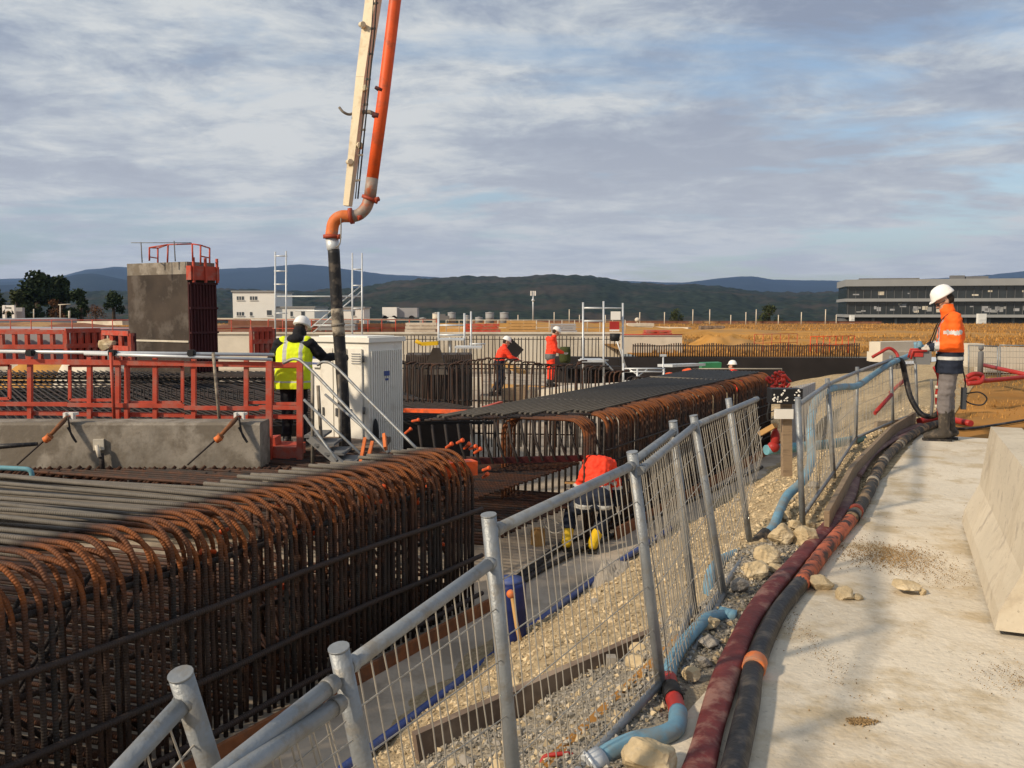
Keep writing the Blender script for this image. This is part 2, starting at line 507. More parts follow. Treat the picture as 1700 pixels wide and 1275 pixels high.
        WO[ob.name] = o
        return ob


WO = {}
ICO = {}


def empty(name, loc):
    o = bpy.data.objects.new(name, None)
    o.empty_display_size = 0.2
    COL.objects.link(o)
    o.location = loc
    WO[o.name] = Vector(loc)
    return o


def tag(o, label=None, cat=None, group=None, kind=None):
    if label: o['label'] = label
    if cat: o['category'] = cat
    if group: o['group'] = group
    if kind: o['kind'] = kind
    return o


def thing(name, loc, label, cat, group=None):
    return tag(empty(name, loc), label, cat, group)


def dup(o, parent=None, loc=None, rz=None):                         # a thing with copies of its parts and sub-parts
    kids = list(o.children)
    c = o.copy()
    COL.objects.link(c)
    c.parent = parent
    if loc is not None: c.location = loc
    if rz is not None: c.rotation_euler.z = rz
    for k in kids:
        dup(k, c)
    return c


def curve(pts, k=6):                                                # Catmull-Rom through pts
    pts = [Vector(p) for p in pts]
    P = [2 * pts[0] - pts[1]] + pts + [2 * pts[-1] - pts[-2]]
    out = []
    for i in range(1, len(P) - 2):
        for s in range(k):
            t = s / k
            a, b, c, d = P[i - 1], P[i], P[i + 1], P[i + 2]
            out.append(0.5 * ((2 * b) + (c - a) * t + (2 * a - 5 * b + 4 * c - d) * t * t + (3 * b - a - 3 * c + d) * t ** 3))
    out.append(pts[-1])
    return out


def lerp(a, b, t):
    return a + (b - a) * t


def interp(tab, x):
    if x <= tab[0][0]: return tab[0][1]
    for (x0, y0), (x1, y1) in zip(tab, tab[1:]):
        if x <= x1: return y0 + (y1 - y0) * (x - x0) / (x1 - x0)
    return tab[-1][1]
# ================================================================== SETTING
# ground: site level, the field, then the valley that drops away behind it
g = MB()
edge = [W(-10, -1.36), W(8, -1.40), W(20, -1.5), W(33.4, -1.5)]
out = edge + [Vector((14.0, 30, 0)), Vector((4.2, 30, 0)), Vector((4.2, 42, 0)), Vector((-70, 42, 0)), Vector((-300, 42, 0)),
              Vector((-300, 105, 0)), Vector((300, 105, 0)), Vector((300, -60, 0)), Vector((-5, -60, 0))]
g.add(out, [tuple(reversed(range(len(out))))])
g.cur = 1
ys = [105, 115, 135, 180, 300, 600, 1200, 2600, 5000]
zs = [0, -0.7, -2.6, -4.5, -8, -14, -20, -24, -26]
xs = [-6000, -3000, -1200, -300, 0, 300, 1200, 3000, 6000]
vv = [Vector((x * (1 if j else 0.05) if abs(x) > 300 else x, y, z)) for j, (y, z) in enumerate(zip(ys, zs)) for x in xs]
vv = [Vector((x, y, z)) for (y, z) in zip(ys, zs) for x in xs]
g.add(vv, [(j * 9 + i, j * 9 + i + 1, (j + 1) * 9 + i + 1, (j + 1) * 9 + i) for j in range(8) for i in range(8)])
tag(g.build('ground', ['soil', 'valley'], origin=(0, 0, 0)), kind='structure')

g = MB()
g.add([Vector(p) for p in ((-70, -30, PIT), (40, -30, PIT), (40, 43, PIT), (-70, 43, PIT))], [(0, 1, 2, 3)])
tag(g.build('pit_floor', 'pit_floor', origin=(0, 0, PIT)), kind='structure')

# concrete path: a slab with an uneven surface
g = MB()
na, nb = 90, 40
for i in range(na + 1):
    for j in range(nb + 1):
        a = -6 + (12.35 + 6) * i / na
        b = -1.22 + 6.5 * (j / nb)
        if i == na:
            a += 0.25 * mnoise.noise(Vector((b * 1.3, 4.4, 0)))
        if j == 0:
            b += 0.10 + 0.16 * mnoise.noise(Vector((a * 1.7, 0.3, 2))) + 0.07 * mnoise.noise(Vector((a * 6.7, 0.3, 2)))
        z = 0.020 + 0.006 * mnoise.noise(Vector((a * 1.1, b * 1.1, 0))) - (0.03 if i == na or j == 0 else 0)
        g.v.append(tuple(W(a, b, z)))
g.rust = [0.0] * len(g.v); g.arc = [0.0] * len(g.v)
for i in range(na):
    for j in range(nb):
        g.f.append((i * (nb + 1) + j, i * (nb + 1) + j + 1, (i + 1) * (nb + 1) + j + 1, (i + 1) * (nb + 1) + j))
        g.mi.append(0); g.sm.append(True)
tag(g.build('path', 'path', origin=(0, 0, 0)), kind='structure')


# bank: gravel slope between the fence and the pit floor
def bank_z(a, b):
    b += 0.24 * min(1, max(0, (a - 4.3) / 1.8))
    z = interp([(-3.75, PIT - 0.06), (-3.35, PIT + 0.03), (-2.45, -0.60), (-1.8, -0.34), (-1.55, -0.17), (-1.36, 0.012), (-0.7, 0.012)], b)
    k = min(1, max(0, (b + 3.8) / 0.4)) * min(1, max(0.06, (-1.3 - b) / 0.4))
    p = Vector((a, b, 0))
    return z + k * (0.10 * mnoise.noise(p * 0.9) + 0.05 * mnoise.noise(p * 2.7 + Vector((7, 1, 3))) + 0.02 * mnoise.noise(p * 9))


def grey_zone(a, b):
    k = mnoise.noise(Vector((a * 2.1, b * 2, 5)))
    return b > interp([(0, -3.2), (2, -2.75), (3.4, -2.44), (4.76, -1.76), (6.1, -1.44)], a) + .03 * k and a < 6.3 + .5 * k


g = MB()
na, nb = 340, 44
for i in range(na + 1):
    for j in range(nb + 1):
        a = -4 + 38 * i / na
        b = -3.85 + 3.0 * j / nb
        z = bank_z(a, b)
        g.v.append(tuple(W(a, b - 5.5 * min(1, max(0, (a - 18.6) / 2.2)) * max(0, (-1.5 - b) / 2.35), z)))
g.rust = [0.0] * len(g.v); g.arc = [0.0] * len(g.v)
for i in range(na):
    for j in range(nb):
        g.f.append((i * (nb + 1) + j, i * (nb + 1) + j + 1, (i + 1) * (nb + 1) + j + 1, (i + 1) * (nb + 1) + j))
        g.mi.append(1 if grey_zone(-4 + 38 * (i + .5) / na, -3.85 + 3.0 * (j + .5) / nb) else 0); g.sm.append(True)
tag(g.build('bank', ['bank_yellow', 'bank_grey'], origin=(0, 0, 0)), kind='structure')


def pebbles(name, material, n, place, smin, smax, seed):
    rr = random.Random(seed)
    m = MB()
    for _ in range(n):
        p = place(rr)
        if p is None:
            continue
        s = smin + (smax - smin) * rr.random() ** 2.2
        q = Matrix.Rotation(rr.uniform(0, 6.3), 3, Vector((rr.gauss(0, 1), rr.gauss(0, 1), rr.gauss(0, 1))).normalized())
        vs = [p + q @ Vector(e) * s * rr.uniform(.7, 1.2) for e in ((1, 0, 0), (-1, .1, 0), (0, 1, .1), (.1, -1, 0), (0, 0, .8), (0, .1, -.8))]
        m.add(vs, [(0, 2, 4), (2, 1, 4), (1, 3, 4), (3, 0, 4), (2, 0, 5), (1, 2, 5), (3, 1, 5), (0, 3, 5)])
    return tag(m.build(name, material, origin=(0, 0, 0)), kind='stuff')


def on_bank(grey):
    def f(rr):
        a = -1 + 17 * rr.random() ** 1.6
        b = rr.uniform(-3.5, -1.15)
        if grey_zone(a, b) != grey:
            return None
        return W(a, b, bank_z(a, b) + 0.004)
    return f


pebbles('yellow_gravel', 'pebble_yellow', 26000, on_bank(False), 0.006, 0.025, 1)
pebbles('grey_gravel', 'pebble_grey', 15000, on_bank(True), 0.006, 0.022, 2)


def near_edge(rr):
    a, b = rr.uniform(1.6, 6.4), rr.uniform(-2.5, -0.95)
    if not grey_zone(a, b): return None
    if b > -1.12 + .12 * mnoise.noise(Vector((a * 2.2, 3, 1))): return None
    return W(a, b, bank_z(a, b) + 0.004)


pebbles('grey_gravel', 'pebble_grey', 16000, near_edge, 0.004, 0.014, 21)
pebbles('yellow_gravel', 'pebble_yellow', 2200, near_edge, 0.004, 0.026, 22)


def on_path(rr):
    a, b = rr.uniform(1.5, 11.5), -1.15 + 2.6 * rr.random() ** 1.5
    if mnoise.noise(Vector((a * 1.2, b * 1.8, 9))) + rr.uniform(-.5, .5) < 0.12:
        return None
    return W(a, b, 0.026)


def dirt_pile(px, py, ra, rb):
    c = G(px, py, 0.02)
    a0, b0 = ab(c)

    def f(rr):
        x, y = rr.gauss(0, .45), rr.gauss(0, .45)
        return Vector((c.x + ra * x, c.y + rb * y, 0.027))
    return f


pebbles('loose_grit', 'crumb', 3600, on_path, 0.001, 0.0045, 3)
pebbles('loose_grit', 'crumb', 4200, dirt_pile(1475, 925, 0.34, 0.36), 0.0012, 0.0055, 4)
pebbles('loose_grit', 'crumb', 700, dirt_pile(1430, 1200, 0.055, 0.03), 0.0015, 0.006, 5)
pebbles('loose_grit', 'crumb', 700, dirt_pile(1565, 960, 0.22, 0.25), 0.001, 0.004, 6)
pebbles('loose_grit', 'crumb', 700, dirt_pile(1690, 1130, 0.22, 0.25), 0.001, 0.004, 16)
pebbles('loose_grit', 'crumb', 900, dirt_pile(1330, 1050, 0.10, 0.9), 0.001, 0.004, 17)


# dry grass over the field and the verge
def blades(name, n, place, h0, h1, seed, w=0.012):
    rr = random.Random(seed)
    m = MB()
    for _ in range(n):
        p = place(rr)
        a = rr.uniform(0, 6.28)
        d = Vector((math.cos(a), math.sin(a), 0))
        h = rr.uniform(h0, h1)
        l = Vector((rr.gauss(0, .35), rr.gauss(0, .35), 1)) * h
        ww = w * rr.uniform(.6, 1.5)
        m.add([p - d * ww, p + d * ww, p + d * ww * .5 + l * .6, p + l], [(0, 1, 2, 3)])
    return tag(m.build(name, 'straw', origin=(0, 0, 0)), kind='stuff')


def in_field(rr):
    while True:
        y = 31 + 73 * rr.random() ** 1.3
        x = rr.uniform(-0.62, 0.62) * y
        if y < 43 and x < 5: continue
        if mnoise.noise(Vector((x * .12, y * .12, 3))) + rr.uniform(-.4, .4) < -0.1: continue
        return Vector((x, y, -0.01))


def on_verge(rr):
    while True:
        y = rr.uniform(12.8, 30)
        x = y * rr.uniform(0.46, 0.62)
        if ab(Vector((x, y, 0)))[1] > -1.2 and mnoise.noise(Vector((x * .5, y * .5, 3))) + rr.uniform(-.4, .4) > 0.0:
            return Vector((x, y, -0.01))


blades('dry_grass', 26000, in_field, 0.06, 0.24, 11, 0.03)
blades('dry_grass', 2500, on_verge, 0.03, 0.09, 12, 0.006)


# earth heaps at the edge of the field
def heap(x, y, rx, ry, h, material, seed, z0=-0.05):
    m = MB()
    off = Vector((seed * 3.1, seed * 1.7, 0))
    n = 26
    for i in range(n + 1):
        for j in range(n + 1):
            u, v = i / n * 2 - 1, j / n * 2 - 1
            k = max(0, 1 - u * u) * max(0, 1 - v * v)
            p = Vector((x + u * rx, y + v * ry, 0))
            m.v.append((p.x, p.y, z0 + k * h * (0.8 + 0.5 * mnoise.noise(Vector((u * 3, v * 2, 0)) + off)) + k * 0.12 * h * mnoise.noise(Vector((u * 11, v * 7, 0)) + off)))
    m.rust = [0.0] * len(m.v); m.arc = [0.0] * len(m.v)
    for i in range(n):
        for j in range(n):
            m.f.append((i * (n + 1) + j, (i + 1) * (n + 1) + j, (i + 1) * (n + 1) + j + 1, i * (n + 1) + j + 1))
            m.mi.append(0); m.sm.append(True)
    return tag(m.build('earth_mound', material), kind='structure')


heap(1, 62, 14, 8, 0.9, 'ochre', 1)
heap(12, 56, 8, 5, 0.5, 'ochre', 2)
heap(-16, 66, 16, 6, 0.75, 'redearth', 3)
heap(-34, 60, 14, 6, 0.9, 'redearth', 4)
heap(8.6, 36.5, 1.8, 1.6, 0.7, 'ochre', 5)
heap(13, 40, 4.0, 2.5, 0.35, 'ochre', 6)
heap(22, 60, 14, 8, 0.25, 'ochre', 7)
heap(-11.2, 25.0, 2.0, 1.6, 2.1, 'concrete_pale', 9, PIT)
heap(-13.6, 27.5, 2.2, 1.6, 2.0, 'ochre', 10, PIT)


# hills
def hill(name, prof, d0, d1, zfoot, material, amp, freq, nx, seed, bump=0.0, x0=-500, x1=2200):
    m = MB()
    rows = [k / 46 for k in range(47)] + [1.04, 1.12, 1.35]
    for r in rows:
        for i in range(nx + 1):
            px = x0 + (x1 - x0) * i / nx
            D = d0 + (d1 - d0) * min(r, 1.35)
            zr = EYE + (515 - interp(prof, px)) * d1 / FPX
            X = (px - 850) / FPX * D
            k = math.sin(min(r, 1) * math.pi / 2) ** 1.25 if r <= 1 else 1 - (r - 1) * 1.2
            p = Vector((X * freq, D * freq, seed))
            z = zfoot + (zr - zfoot) * k + amp * min(1, r * 2) * (mnoise.noise(p) + 0.5 * mnoise.noise(p * 2.3)) * (0.25 if .95 < r < 1.01 else 1)
            z += bump * (mnoise.noise(Vector((X * .035, D * .02, seed))) + .6 * mnoise.noise(Vector((X * .09, D * .05, seed)))) * (1 if r > .02 else 0)
            m.v.append((X, D, z))
    m.rust = [0.0] * len(m.v); m.arc = [0.0] * len(m.v)
    for r in range(len(rows) - 1):
        for i in range(nx):
            m.f.append((r * (nx + 1) + i, r * (nx + 1) + i + 1, (r + 1) * (nx + 1) + i + 1, (r + 1) * (nx + 1) + i))
            m.mi.append(0); m.sm.append(True)
    return tag(m.build(name, material, origin=(0, 0, 0)), kind='structure')


hill('hills', [(-500, 494), (0, 490), (120, 489), (210, 486), (330, 484), (430, 487), (520, 486), (600, 482), (660, 473), (700, 470), (760, 467), (850, 466), (930, 463), (980, 465), (1030, 472),
               (1100, 477), (1200, 481), (1260, 487), (1320, 489), (1400, 487), (1500, 480), (1700, 474), (2200, 476)], 900, 2600, -24, 'hill_forest', 9, 0.004, 900, 3.3, 5.0)
hill('hills', [(-500, 470), (0, 466), (60, 464), (110, 462), (150, 451), (195, 447), (240, 452), (300, 455), (360, 450), (400, 447), (450, 446), (500, 443), (540, 446), (600, 455), (650, 461),
               (720, 465), (800, 470), (900, 474), (1000, 466), (1060, 470), (1130, 470), (1190, 467), (1250, 465), (1280, 470), (1330, 472), (1400, 470), (1500, 468), (1640, 462), (1700, 455), (2200, 452)],
     4500, 9000, -60, 'hill_far', 40, 0.0008, 300, 8.1, 3)
hill('hills', [(-500, 476), (0, 474), (60, 473), (90, 468), (130, 457), (160, 455), (200, 463), (260, 478), (330, 489), (400, 500), (2200, 520)], 3200, 5200, -40, 'hill_far', 15, 0.0016, 260, 5.5, 3)


# trees beyond the site
def tree(px, py_top, py_base, d, wpx, label, leaf='leaf_dark', n=1500, seed=1, group='trees beyond the site', name='tree', lobes=9):
    rr = random.Random(seed)
    base = V(px, py_base, d)
    top = V(px, py_top, d)
    h = top.z - base.z
    w = wpx * d / FPX / 2
    t = thing(name, base, label, 'tree', group)
    m = MB()
    m.tube([base - Vector((0, 0, 4)), base + Vector((0.05 * w, 0, h * .3)), base + Vector((0, 0, h * .8))], [0.09 * h, .06 * h, .015 * h], 7)
    cl = []
    for k in range(lobes):
        a = rr.uniform(0, 6.28)
        q = rr.random()
        hz = 0.12 + 0.74 * q
        rad = w * (0.80 * (1 - (hz - .12) * .8)) * rr.uniform(.3, 1)
        c = base + Vector((math.cos(a) * rad, math.sin(a) * rad, h * hz))
        cl.append((c, w * rr.uniform(.26, .46)))
        m.tube([base + Vector((0, 0, h * hz * .6)), c], [.02 * h, .006 * h], 5)
    cl.append((base + Vector((0, 0, h * .82)), w * .36))
    m.build('trunk', 'bark', t)
    c = MB()
    for _ in range(n):
        cc, r = rr.choice(cl)
        dd = Vector((rr.gauss(0, 1), rr.gauss(0, 1), rr.gauss(0, .75)))
        p = cc + dd.normalized() * r * (0.45 + 0.65 * rr.random())
        s = h * rr.uniform(.022, .062)
        x = Vector((rr.gauss(0, 1), rr.gauss(0, 1), rr.gauss(0, 1))).normalized()
        y = x.orthogonal().normalized()
        c.add([p - x * s, p - y * s * .7, p + x * s, p + y * s * .7], [(0, 1, 2, 3)])
    c.build('crown', leaf, t)
    return t


# name says kind; labels say where among the others
tree(62, 449, 532, 122, 84, 'broad dark pine with the tallest crown in the left-hand clump', seed=1, lobes=12, n=2200)
tree(104, 458, 530, 126, 66, 'dark pine forming the right shoulder of the left-hand clump', seed=2, n=1800)
tree(134, 478, 528, 118, 46, 'low dark pine tapering off the right side of the clump', seed=3)
tree(28, 478, 530, 118, 52, 'mid green bushy tree at the left foot of the clump', leaf='leaf_mid', seed=4)
tree(-8, 482, 530, 125, 60, 'dark tree cut by the left edge of the picture', seed=5)
tree(188, 482, 525, 125, 44, 'small round dark tree standing alone beside the brown pillar', seed=6)
tree(92, 496, 530, 112, 36, 'rust brown leafless bush below the tall pines', leaf='leaf_rust', seed=7, n=700, name='bush', group='bushes beyond the site')
tree(158, 508, 530, 112, 40, 'low rust brown bush left of the small round tree', leaf='leaf_rust', seed=8, n=600, name='bush', group='bushes beyond the site')
tree(1122, 512, 540, 130, 34, 'small dark bush in front of the hills right of the scaffold with a sign', seed=9, leaf='leaf_mid', n=700, name='bush', group='bushes beyond the site')
tree(1276, 506, 541, 130, 44, 'round dark bush on the field edge left of the office building', seed=10, leaf='leaf_mid', n=900, name='bush', group='bushes beyond the site')
rr = random.Random(5)
low = MB()
for _ in range(9000):
    y = rr.uniform(170, 420)
    x = rr.uniform(-.6, .6) * y
    s = rr.uniform(.5, 1.3)
    p = Vector((x, y, interp(list(zip(ys, zs)), y) + rr.random() ** 1.5 * 3.2 * (0.6 + mnoise.noise(Vector((x * .05, y * .05, 0))))))
    a = Vector((rr.gauss(0, 1), rr.gauss(0, 1), rr.gauss(0, 1))).normalized()
    b = a.orthogonal().normalized()
    low.add([p - a * s, p - b * s * .7, p + a * s, p + b * s * .7], [(0, 1, 2, 3)])
tag(low.build('scrub', 'leaf_mid', origin=(0, 0, 0)), kind='stuff')
# ================================================================== REBAR
ZT = 0.28                              # top of the cages


def hoop_mesh(zb, zt, rad, length, r, n=8, back=False, rustk=1.0, down=None):
    # an upright leg, a wide bend, then a run along WB; local origin at the foot of the leg
    pts, ru = [], []
    H = zt - zb
    pts += [Vector((0, 0, 0)), Vector((0, 0, H * .4)), Vector((0, 0, H - rad - .08))]
    ru += [0.0, -0.05, 0.1]
    for k in range(0, 9):
        a = math.pi / 2 * k / 8
        pts.append(WB * (rad - rad * math.cos(a)) + Vector((0, 0, H - rad + rad * math.sin(a))))
        ru.append((.35 if k == 0 else .85 if k < 8 else .6) * rustk)
    L = max(length, rad + .05)
    if down:
        pts.append(WB * (L - rad) + Vector((0, 0, H))); ru.append(.25)
        for k in range(1, 7):
            a = math.pi / 2 * k / 6
            pts.append(WB * (L - rad + rad * math.sin(a)) + Vector((0, 0, H - rad + rad * math.cos(a))))
            ru.append(.7)
        pts.append(WB * L + Vector((0, 0, 0))); ru.append(.15)
    else:
        pts.append(WB * (rad + .10) + Vector((0, 0, H))); ru.append(.2 * rustk)
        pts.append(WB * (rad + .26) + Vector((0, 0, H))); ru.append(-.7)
        pts.append(WB * max(L, rad + .28) + Vector((0, 0, H))); ru.append(-.9)  # straight top run made paler, sunlight put into its colour
    m = MB()
    m.tube(pts, r, n, rust=ru)
    return m


def inst(proto, parent, loc, rz=0.0, tilt=0.0):
    o = proto.copy()
    COL.objects.link(o)
    o.parent = parent
    o.location = loc
    o.rotation_euler = (tilt, 0, rz)
    return o


def cage(label, a0, a1, b, step, length_of, layers, longs, rad, r):
    root = thing('rebar_cage', W(a0, b, PIT), label, 'rebar cage', 'rebar cages in the trench')
    O = WO[root.name]
    rr = random.Random(int(a0 * 100))
    made = {}
    for db, dz, da, rk, matn in layers:
        a = a0 + da
        while a <= a1 + 1e-6:
            L = length_of(a)
            key = (round(L, 2), dz, matn)
            p = W(a, b + db, PIT + 0.02) - O
            if key not in made:
                o = hoop_mesh(PIT + .02, ZT + dz, rad, L, r, 8, rustk=rk).build('hoop_bar', matn, None, origin=(0, 0, 0))
                o.parent = root
                o.location = p
                made[key] = o
            else:
                o = inst(made[key], root, p)
            o.rotation_euler = (rr.gauss(0, .010), rr.gauss(0, .008), rr.gauss(0, .055))
            o.location.z += rr.gauss(0, .008)
            a += step
    for (db, z, rad_l, matn) in longs:
        m = MB()
        pts = [W(lerp(a0 - .15, a1 + .05, k / 8), b + db + .008 * math.sin(k * 2.1), z + .012 * math.sin(k * 1.3 + db * 9)) for k in range(9)]
        m.tube(pts, rad_l, 8, rust=[.15] * 9)
        m.build('longitudinal_bar', matn, root)
    return root


# near cage: long bars run off to the left, the far ones are short
def near_len(a):
    if a < 4.66:
        return 6.0
    return max(0.42, min(6.0, 0.86 - (a - 4.66) * 0.17))


near = cage('long rebar cage with rusty bent tops filling the lower left, nearest to the path', 0.9, 7.02, -4.36, 0.128,
            near_len, [(0, 0, 0, 1.0, 'rebar'), (-0.012, -0.08, 0.064, 1.0, 'rebar')],
            [(-.05, ZT - .30, .021, 'rebar_dark'), (.045, -.28, .022, 'rebar_dark'), (.045, -.72, .022, 'rebar_dark'), (.045, -1.08, .022, 'rebar_dark'), (-.21, -.05, .02, 'rebar_dark'),
             (-.21, -.52, .02, 'rebar_dark'), (-.6, ZT - .07, .02, 'rebar'), (-.21, -.88, .02, 'rebar_dark')], 0.23, 0.0158)
O = WO[near.name]
# the mat at the foot of the cage
bstuff = MB()
for k in range(58):
    a = 0.5 + k * .115
    bstuff.tube([W(a, -4.5, PIT + .10), W(a, -4.5, PIT + .10) + WB * 6], .02, 6, rust=[.1, .05])
    if k % 2: bstuff.tube([W(a, -4.5, PIT + .22), W(a, -4.5, PIT + .22) + WB * 5], .018, 6, rust=[.3, .1])
o = bstuff.build('bottom_mat', 'rebar', near)
m = MB()                                # a second, inner skin of hoops in the far half
for k in range(34):
    a = 3.0 + k * .118
    hm_ = hoop_mesh(PIT + .02, ZT - .06, .23, near_len(a) * .8, .0158, 6)
    o_ = W(a, -4.53 + rnd.gauss(0, .01), PIT + .02)
    m.add([Vector(v) + o_ for v in hm_.v], hm_.f, True, hm_.rust, hm_.arc)
m.build('inner_hoops', 'rebar', near)['kind'] = 'stuff'
# bracing chairs seen through the near bars
m = MB()
for a in (1.9, 2.35, 2.8):
    for s in (0, 1):
        m.tube([W(a, -4.75 - .5 * s, PIT + .05), W(a + .9, -4.75 - .5 * s, -.15)], .016, 6, rust=[.1, .1])
        m.tube([W(a + .9, -4.75 - .5 * s, PIT + .05), W(a, -4.75 - .5 * s, -.15)], .016, 6, rust=[.1, .1])
m.build('bracing', 'rebar_dark', near)
# inner wall of crossing ties that darkens the far half of the side
rr = random.Random(3)
m = MB()
for k in range(110):
    a = rr.uniform(4.3, 7.0)
    z = rr.uniform(-1.1, .05)
    m.tube([W(a, -4.42 - rr.uniform(0, .15), z), W(a + .09, -4.66, z + .12), W(a + .16, -4.9, z + .16)], .013, 5, rust=[.3, .2, .2])
m.build('tie_bars', 'rebar', near)
# rear legs of the cage
m = MB()
for k in range(24):
    a = 4.9 + k * .092
    m.tube([W(a, -5.05, PIT), W(a, -5.05, ZT - .1)], .018, 6, rust=[.2, .3])
m.build('rear_bars', 'rebar', near)

far = cage('long rebar cage with grey top and rusty shoulder beyond the worker in yellow boots', 10.05, 18.3, -4.36, 0.0835,
           lambda a: 1.62, [(0, 0, 0, 1.0, 'rebar')],
           [(.04, ZT - .42 - .16 * k, .013, 'rebar_dark') for k in range(7)] + [(-.45 - .3 * k, ZT - .05, .018, 'rebar') for k in range(4)], 0.17, 0.017)
m = MB()
for k in range(40):
    a = 10.05 + k * .21
    m.tube([W(a, -4.62, PIT), W(a + .02, -4.62, ZT - .14)], .019, 6, rust=[.2, .3])
m.build('rear_bars', 'rebar_dark', far)
m = MB()
for k in range(40):
    a = 10.05 + k * .21
    m.tube([W(a, -5.95, PIT), W(a + .02, -5.95, ZT - .06)], .019, 6, rust=[.2, .3])
m.build('rear_bars', 'rebar_dark', far)
m = MB()                                # end frame of the far cage: leaning links over a dark red beam
for k in range(15):
    b = -4.5 - k * .105
    a = 10.0 - 1.06 * (-4.45 - b)
    m.tube([W(a, b, ZT - .04), W(a - .02, b + .05, ZT - .28), W(a - .05, b + .16, ZT - .50)], .016, 6, rust=[.1] * 3)
m.build('end_links', 'rebar_dark', far)
m = MB(); m.beam(W(9.93, -4.35, ZT - .50), W(8.25, -6.05, ZT - .46), .05, .07); m.build('end_beam', 'red_dark', far)
m = MB()
for k in range(17):                     # top skin bars lying along the cage
    m.tube([W(10.0 - .086 * k + .1 * (k % 3), -4.62 - .082 * k, ZT + .032), W(14.2, -4.62 - .082 * k, ZT + .036), W(18.25, -4.62 - .082 * k, ZT + .032)], .017, 6, rust=[-.5, -.25, -.4])  # negative values paint these tops paler, as if sunlit
for k in range(15):                     # cross bars under the skewed end
    a = 10.0 - .11 * k
    b0_ = -4.55 - .105 * k
    m.tube([W(a, b0_, ZT), W(a - .2 * (6.0 + b0_), -6.0, ZT)], .016, 5, rust=[.1, .1])
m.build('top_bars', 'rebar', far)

# free-standing U bars in front of the far cage
um = hoop_mesh(PIT, ZT - .01, .20, 1.02, .0165, 8, rustk=.8, down=True)
u0 = None
UL = ['front wide U bar with rusty bends in the frame before the far cage', 'second wide U bar from the front in the frame before the far cage',
      'middle wide U bar in the frame before the far cage', 'fourth wide U bar from the front in the frame before the far cage', 'rearmost wide U bar in the frame, touching the far cage']
for k in range(5):
    p = W(9.5 + .10 * k, -4.40 - .012 * k, PIT)
    if u0 is None:
        u0 = um.build('u_bar', 'rebar', None, origin=(0, 0, 0)); o = u0
    else:
        o = dup(u0)
    o.location = p
    o.rotation_euler = (0, 0, R(-1 + .6 * k))
    tag(o, UL[k], 'rebar', 'U bars before the far cage')

# dense mats lying in the trench between the cages, and further left
def mat_of_bars(label, p0, p1, direction, length, n, z, r, layers=1, name='rebar_mat', matn='rebar', cross=0):
    root = thing(name, Vector(p0) + Vector((0, 0, z - p0[2])), label, 'rebar mat', 'rebar mats lying in the pit')
    d = Vector(direction).normalized()
    top = None
    for k in range(min(n, 90)):
        p = Vector(p0).lerp(Vector(p1), k / (n - 1))
        p.z = z
        if top is None:
            mm = MB(); mm.tube([Vector((0, 0, 0)), d * length * .5, d * length], r, 6, rust=[.2, .08, .08])
            top = mm.build('bar', matn, None, origin=(0, 0, 0)); top.parent = root; top.location = p - WO[root.name]
        else:
            inst(top, root, p - WO[root.name], rnd.gauss(0, .004))
    mm = MB()
    for k in range(cross):
        q = d * length * (k + .5) / cross
        mm.tube([Vector((p0[0], p0[1], z - 2 * r)) + q, Vector((p1[0], p1[1], z - 2 * r)) + q], r, 6)
        if k % 2: mm.beam(Vector((p0[0], p0[1], z - .18)) + q, Vector((p1[0], p1[1], z - .18)) + q, .05, .05)
    if cross: mm.build('cross_bars', matn, root)
    return root


mat_of_bars('dense dark mat of straight bars lying between the two long cages', W(7.5, -4.75, 0), W(10.1, -4.75, 0), WB, 5.5, 26, -.35, .017, cross=6)
mat_of_bars('lower mat of straight bars stepping out under the dense one between the cages', W(7.4, -4.5, 0), W(10.0, -4.5, 0), WB, 5.2, 22, -.72, .018, cross=5)
az = R(-33)
mat_of_bars('wide dark mat of thin slanting bars behind the red guardrail', Vector((0.4, 13.9, 0)), Vector((-11.6, 13.7, 0)), (math.sin(az), math.cos(az), 0), 9.5, 90, -.14, .017, cross=11, matn='rebar_dark')
m = MB(); m.prism([(-6.2, PIT), (6.2, PIT), (6.2, -.34), (-6.2, -.34)], Vector((-6.6, 13.75, 0)), Vector((-9.6, 22.5, 0)))  # added dark box, blocks the view of the pale floor under the mat
tag(m.build('footing', 'black_membrane'), 'dark box added beneath the wide mat of slanting bars, hiding the pale floor', 'footing')
mat_of_bars('far mat of slanting bars in front of the brown pillar', Vector((-4.0, 20.4, 0)), Vector((-13.0, 20.9, 0)), (math.sin(az), math.cos(az), 0), 2.5, 60, .02, .018, cross=4, matn='rebar_dark')

# rusty formwork boards along the foot of both cages
m = MB(); m.beam(W(1.0, -4.17, PIT + .045), W(7.4, -4.17, PIT + .045), .03, .13)
tag(m.build('formwork_board', 'rustboard'), 'rusty red board edging the foot of the near rebar cage', 'board', 'boards edging the cages')
m = MB(); m.beam(W(9.9, -4.17, PIT + .06), W(18.3, -4.17, PIT + .06), .04, .16)
tag(m.build('formwork_board', 'rustboard'), 'rusty board edging the foot of the far rebar cage', 'board', 'boards edging the cages')

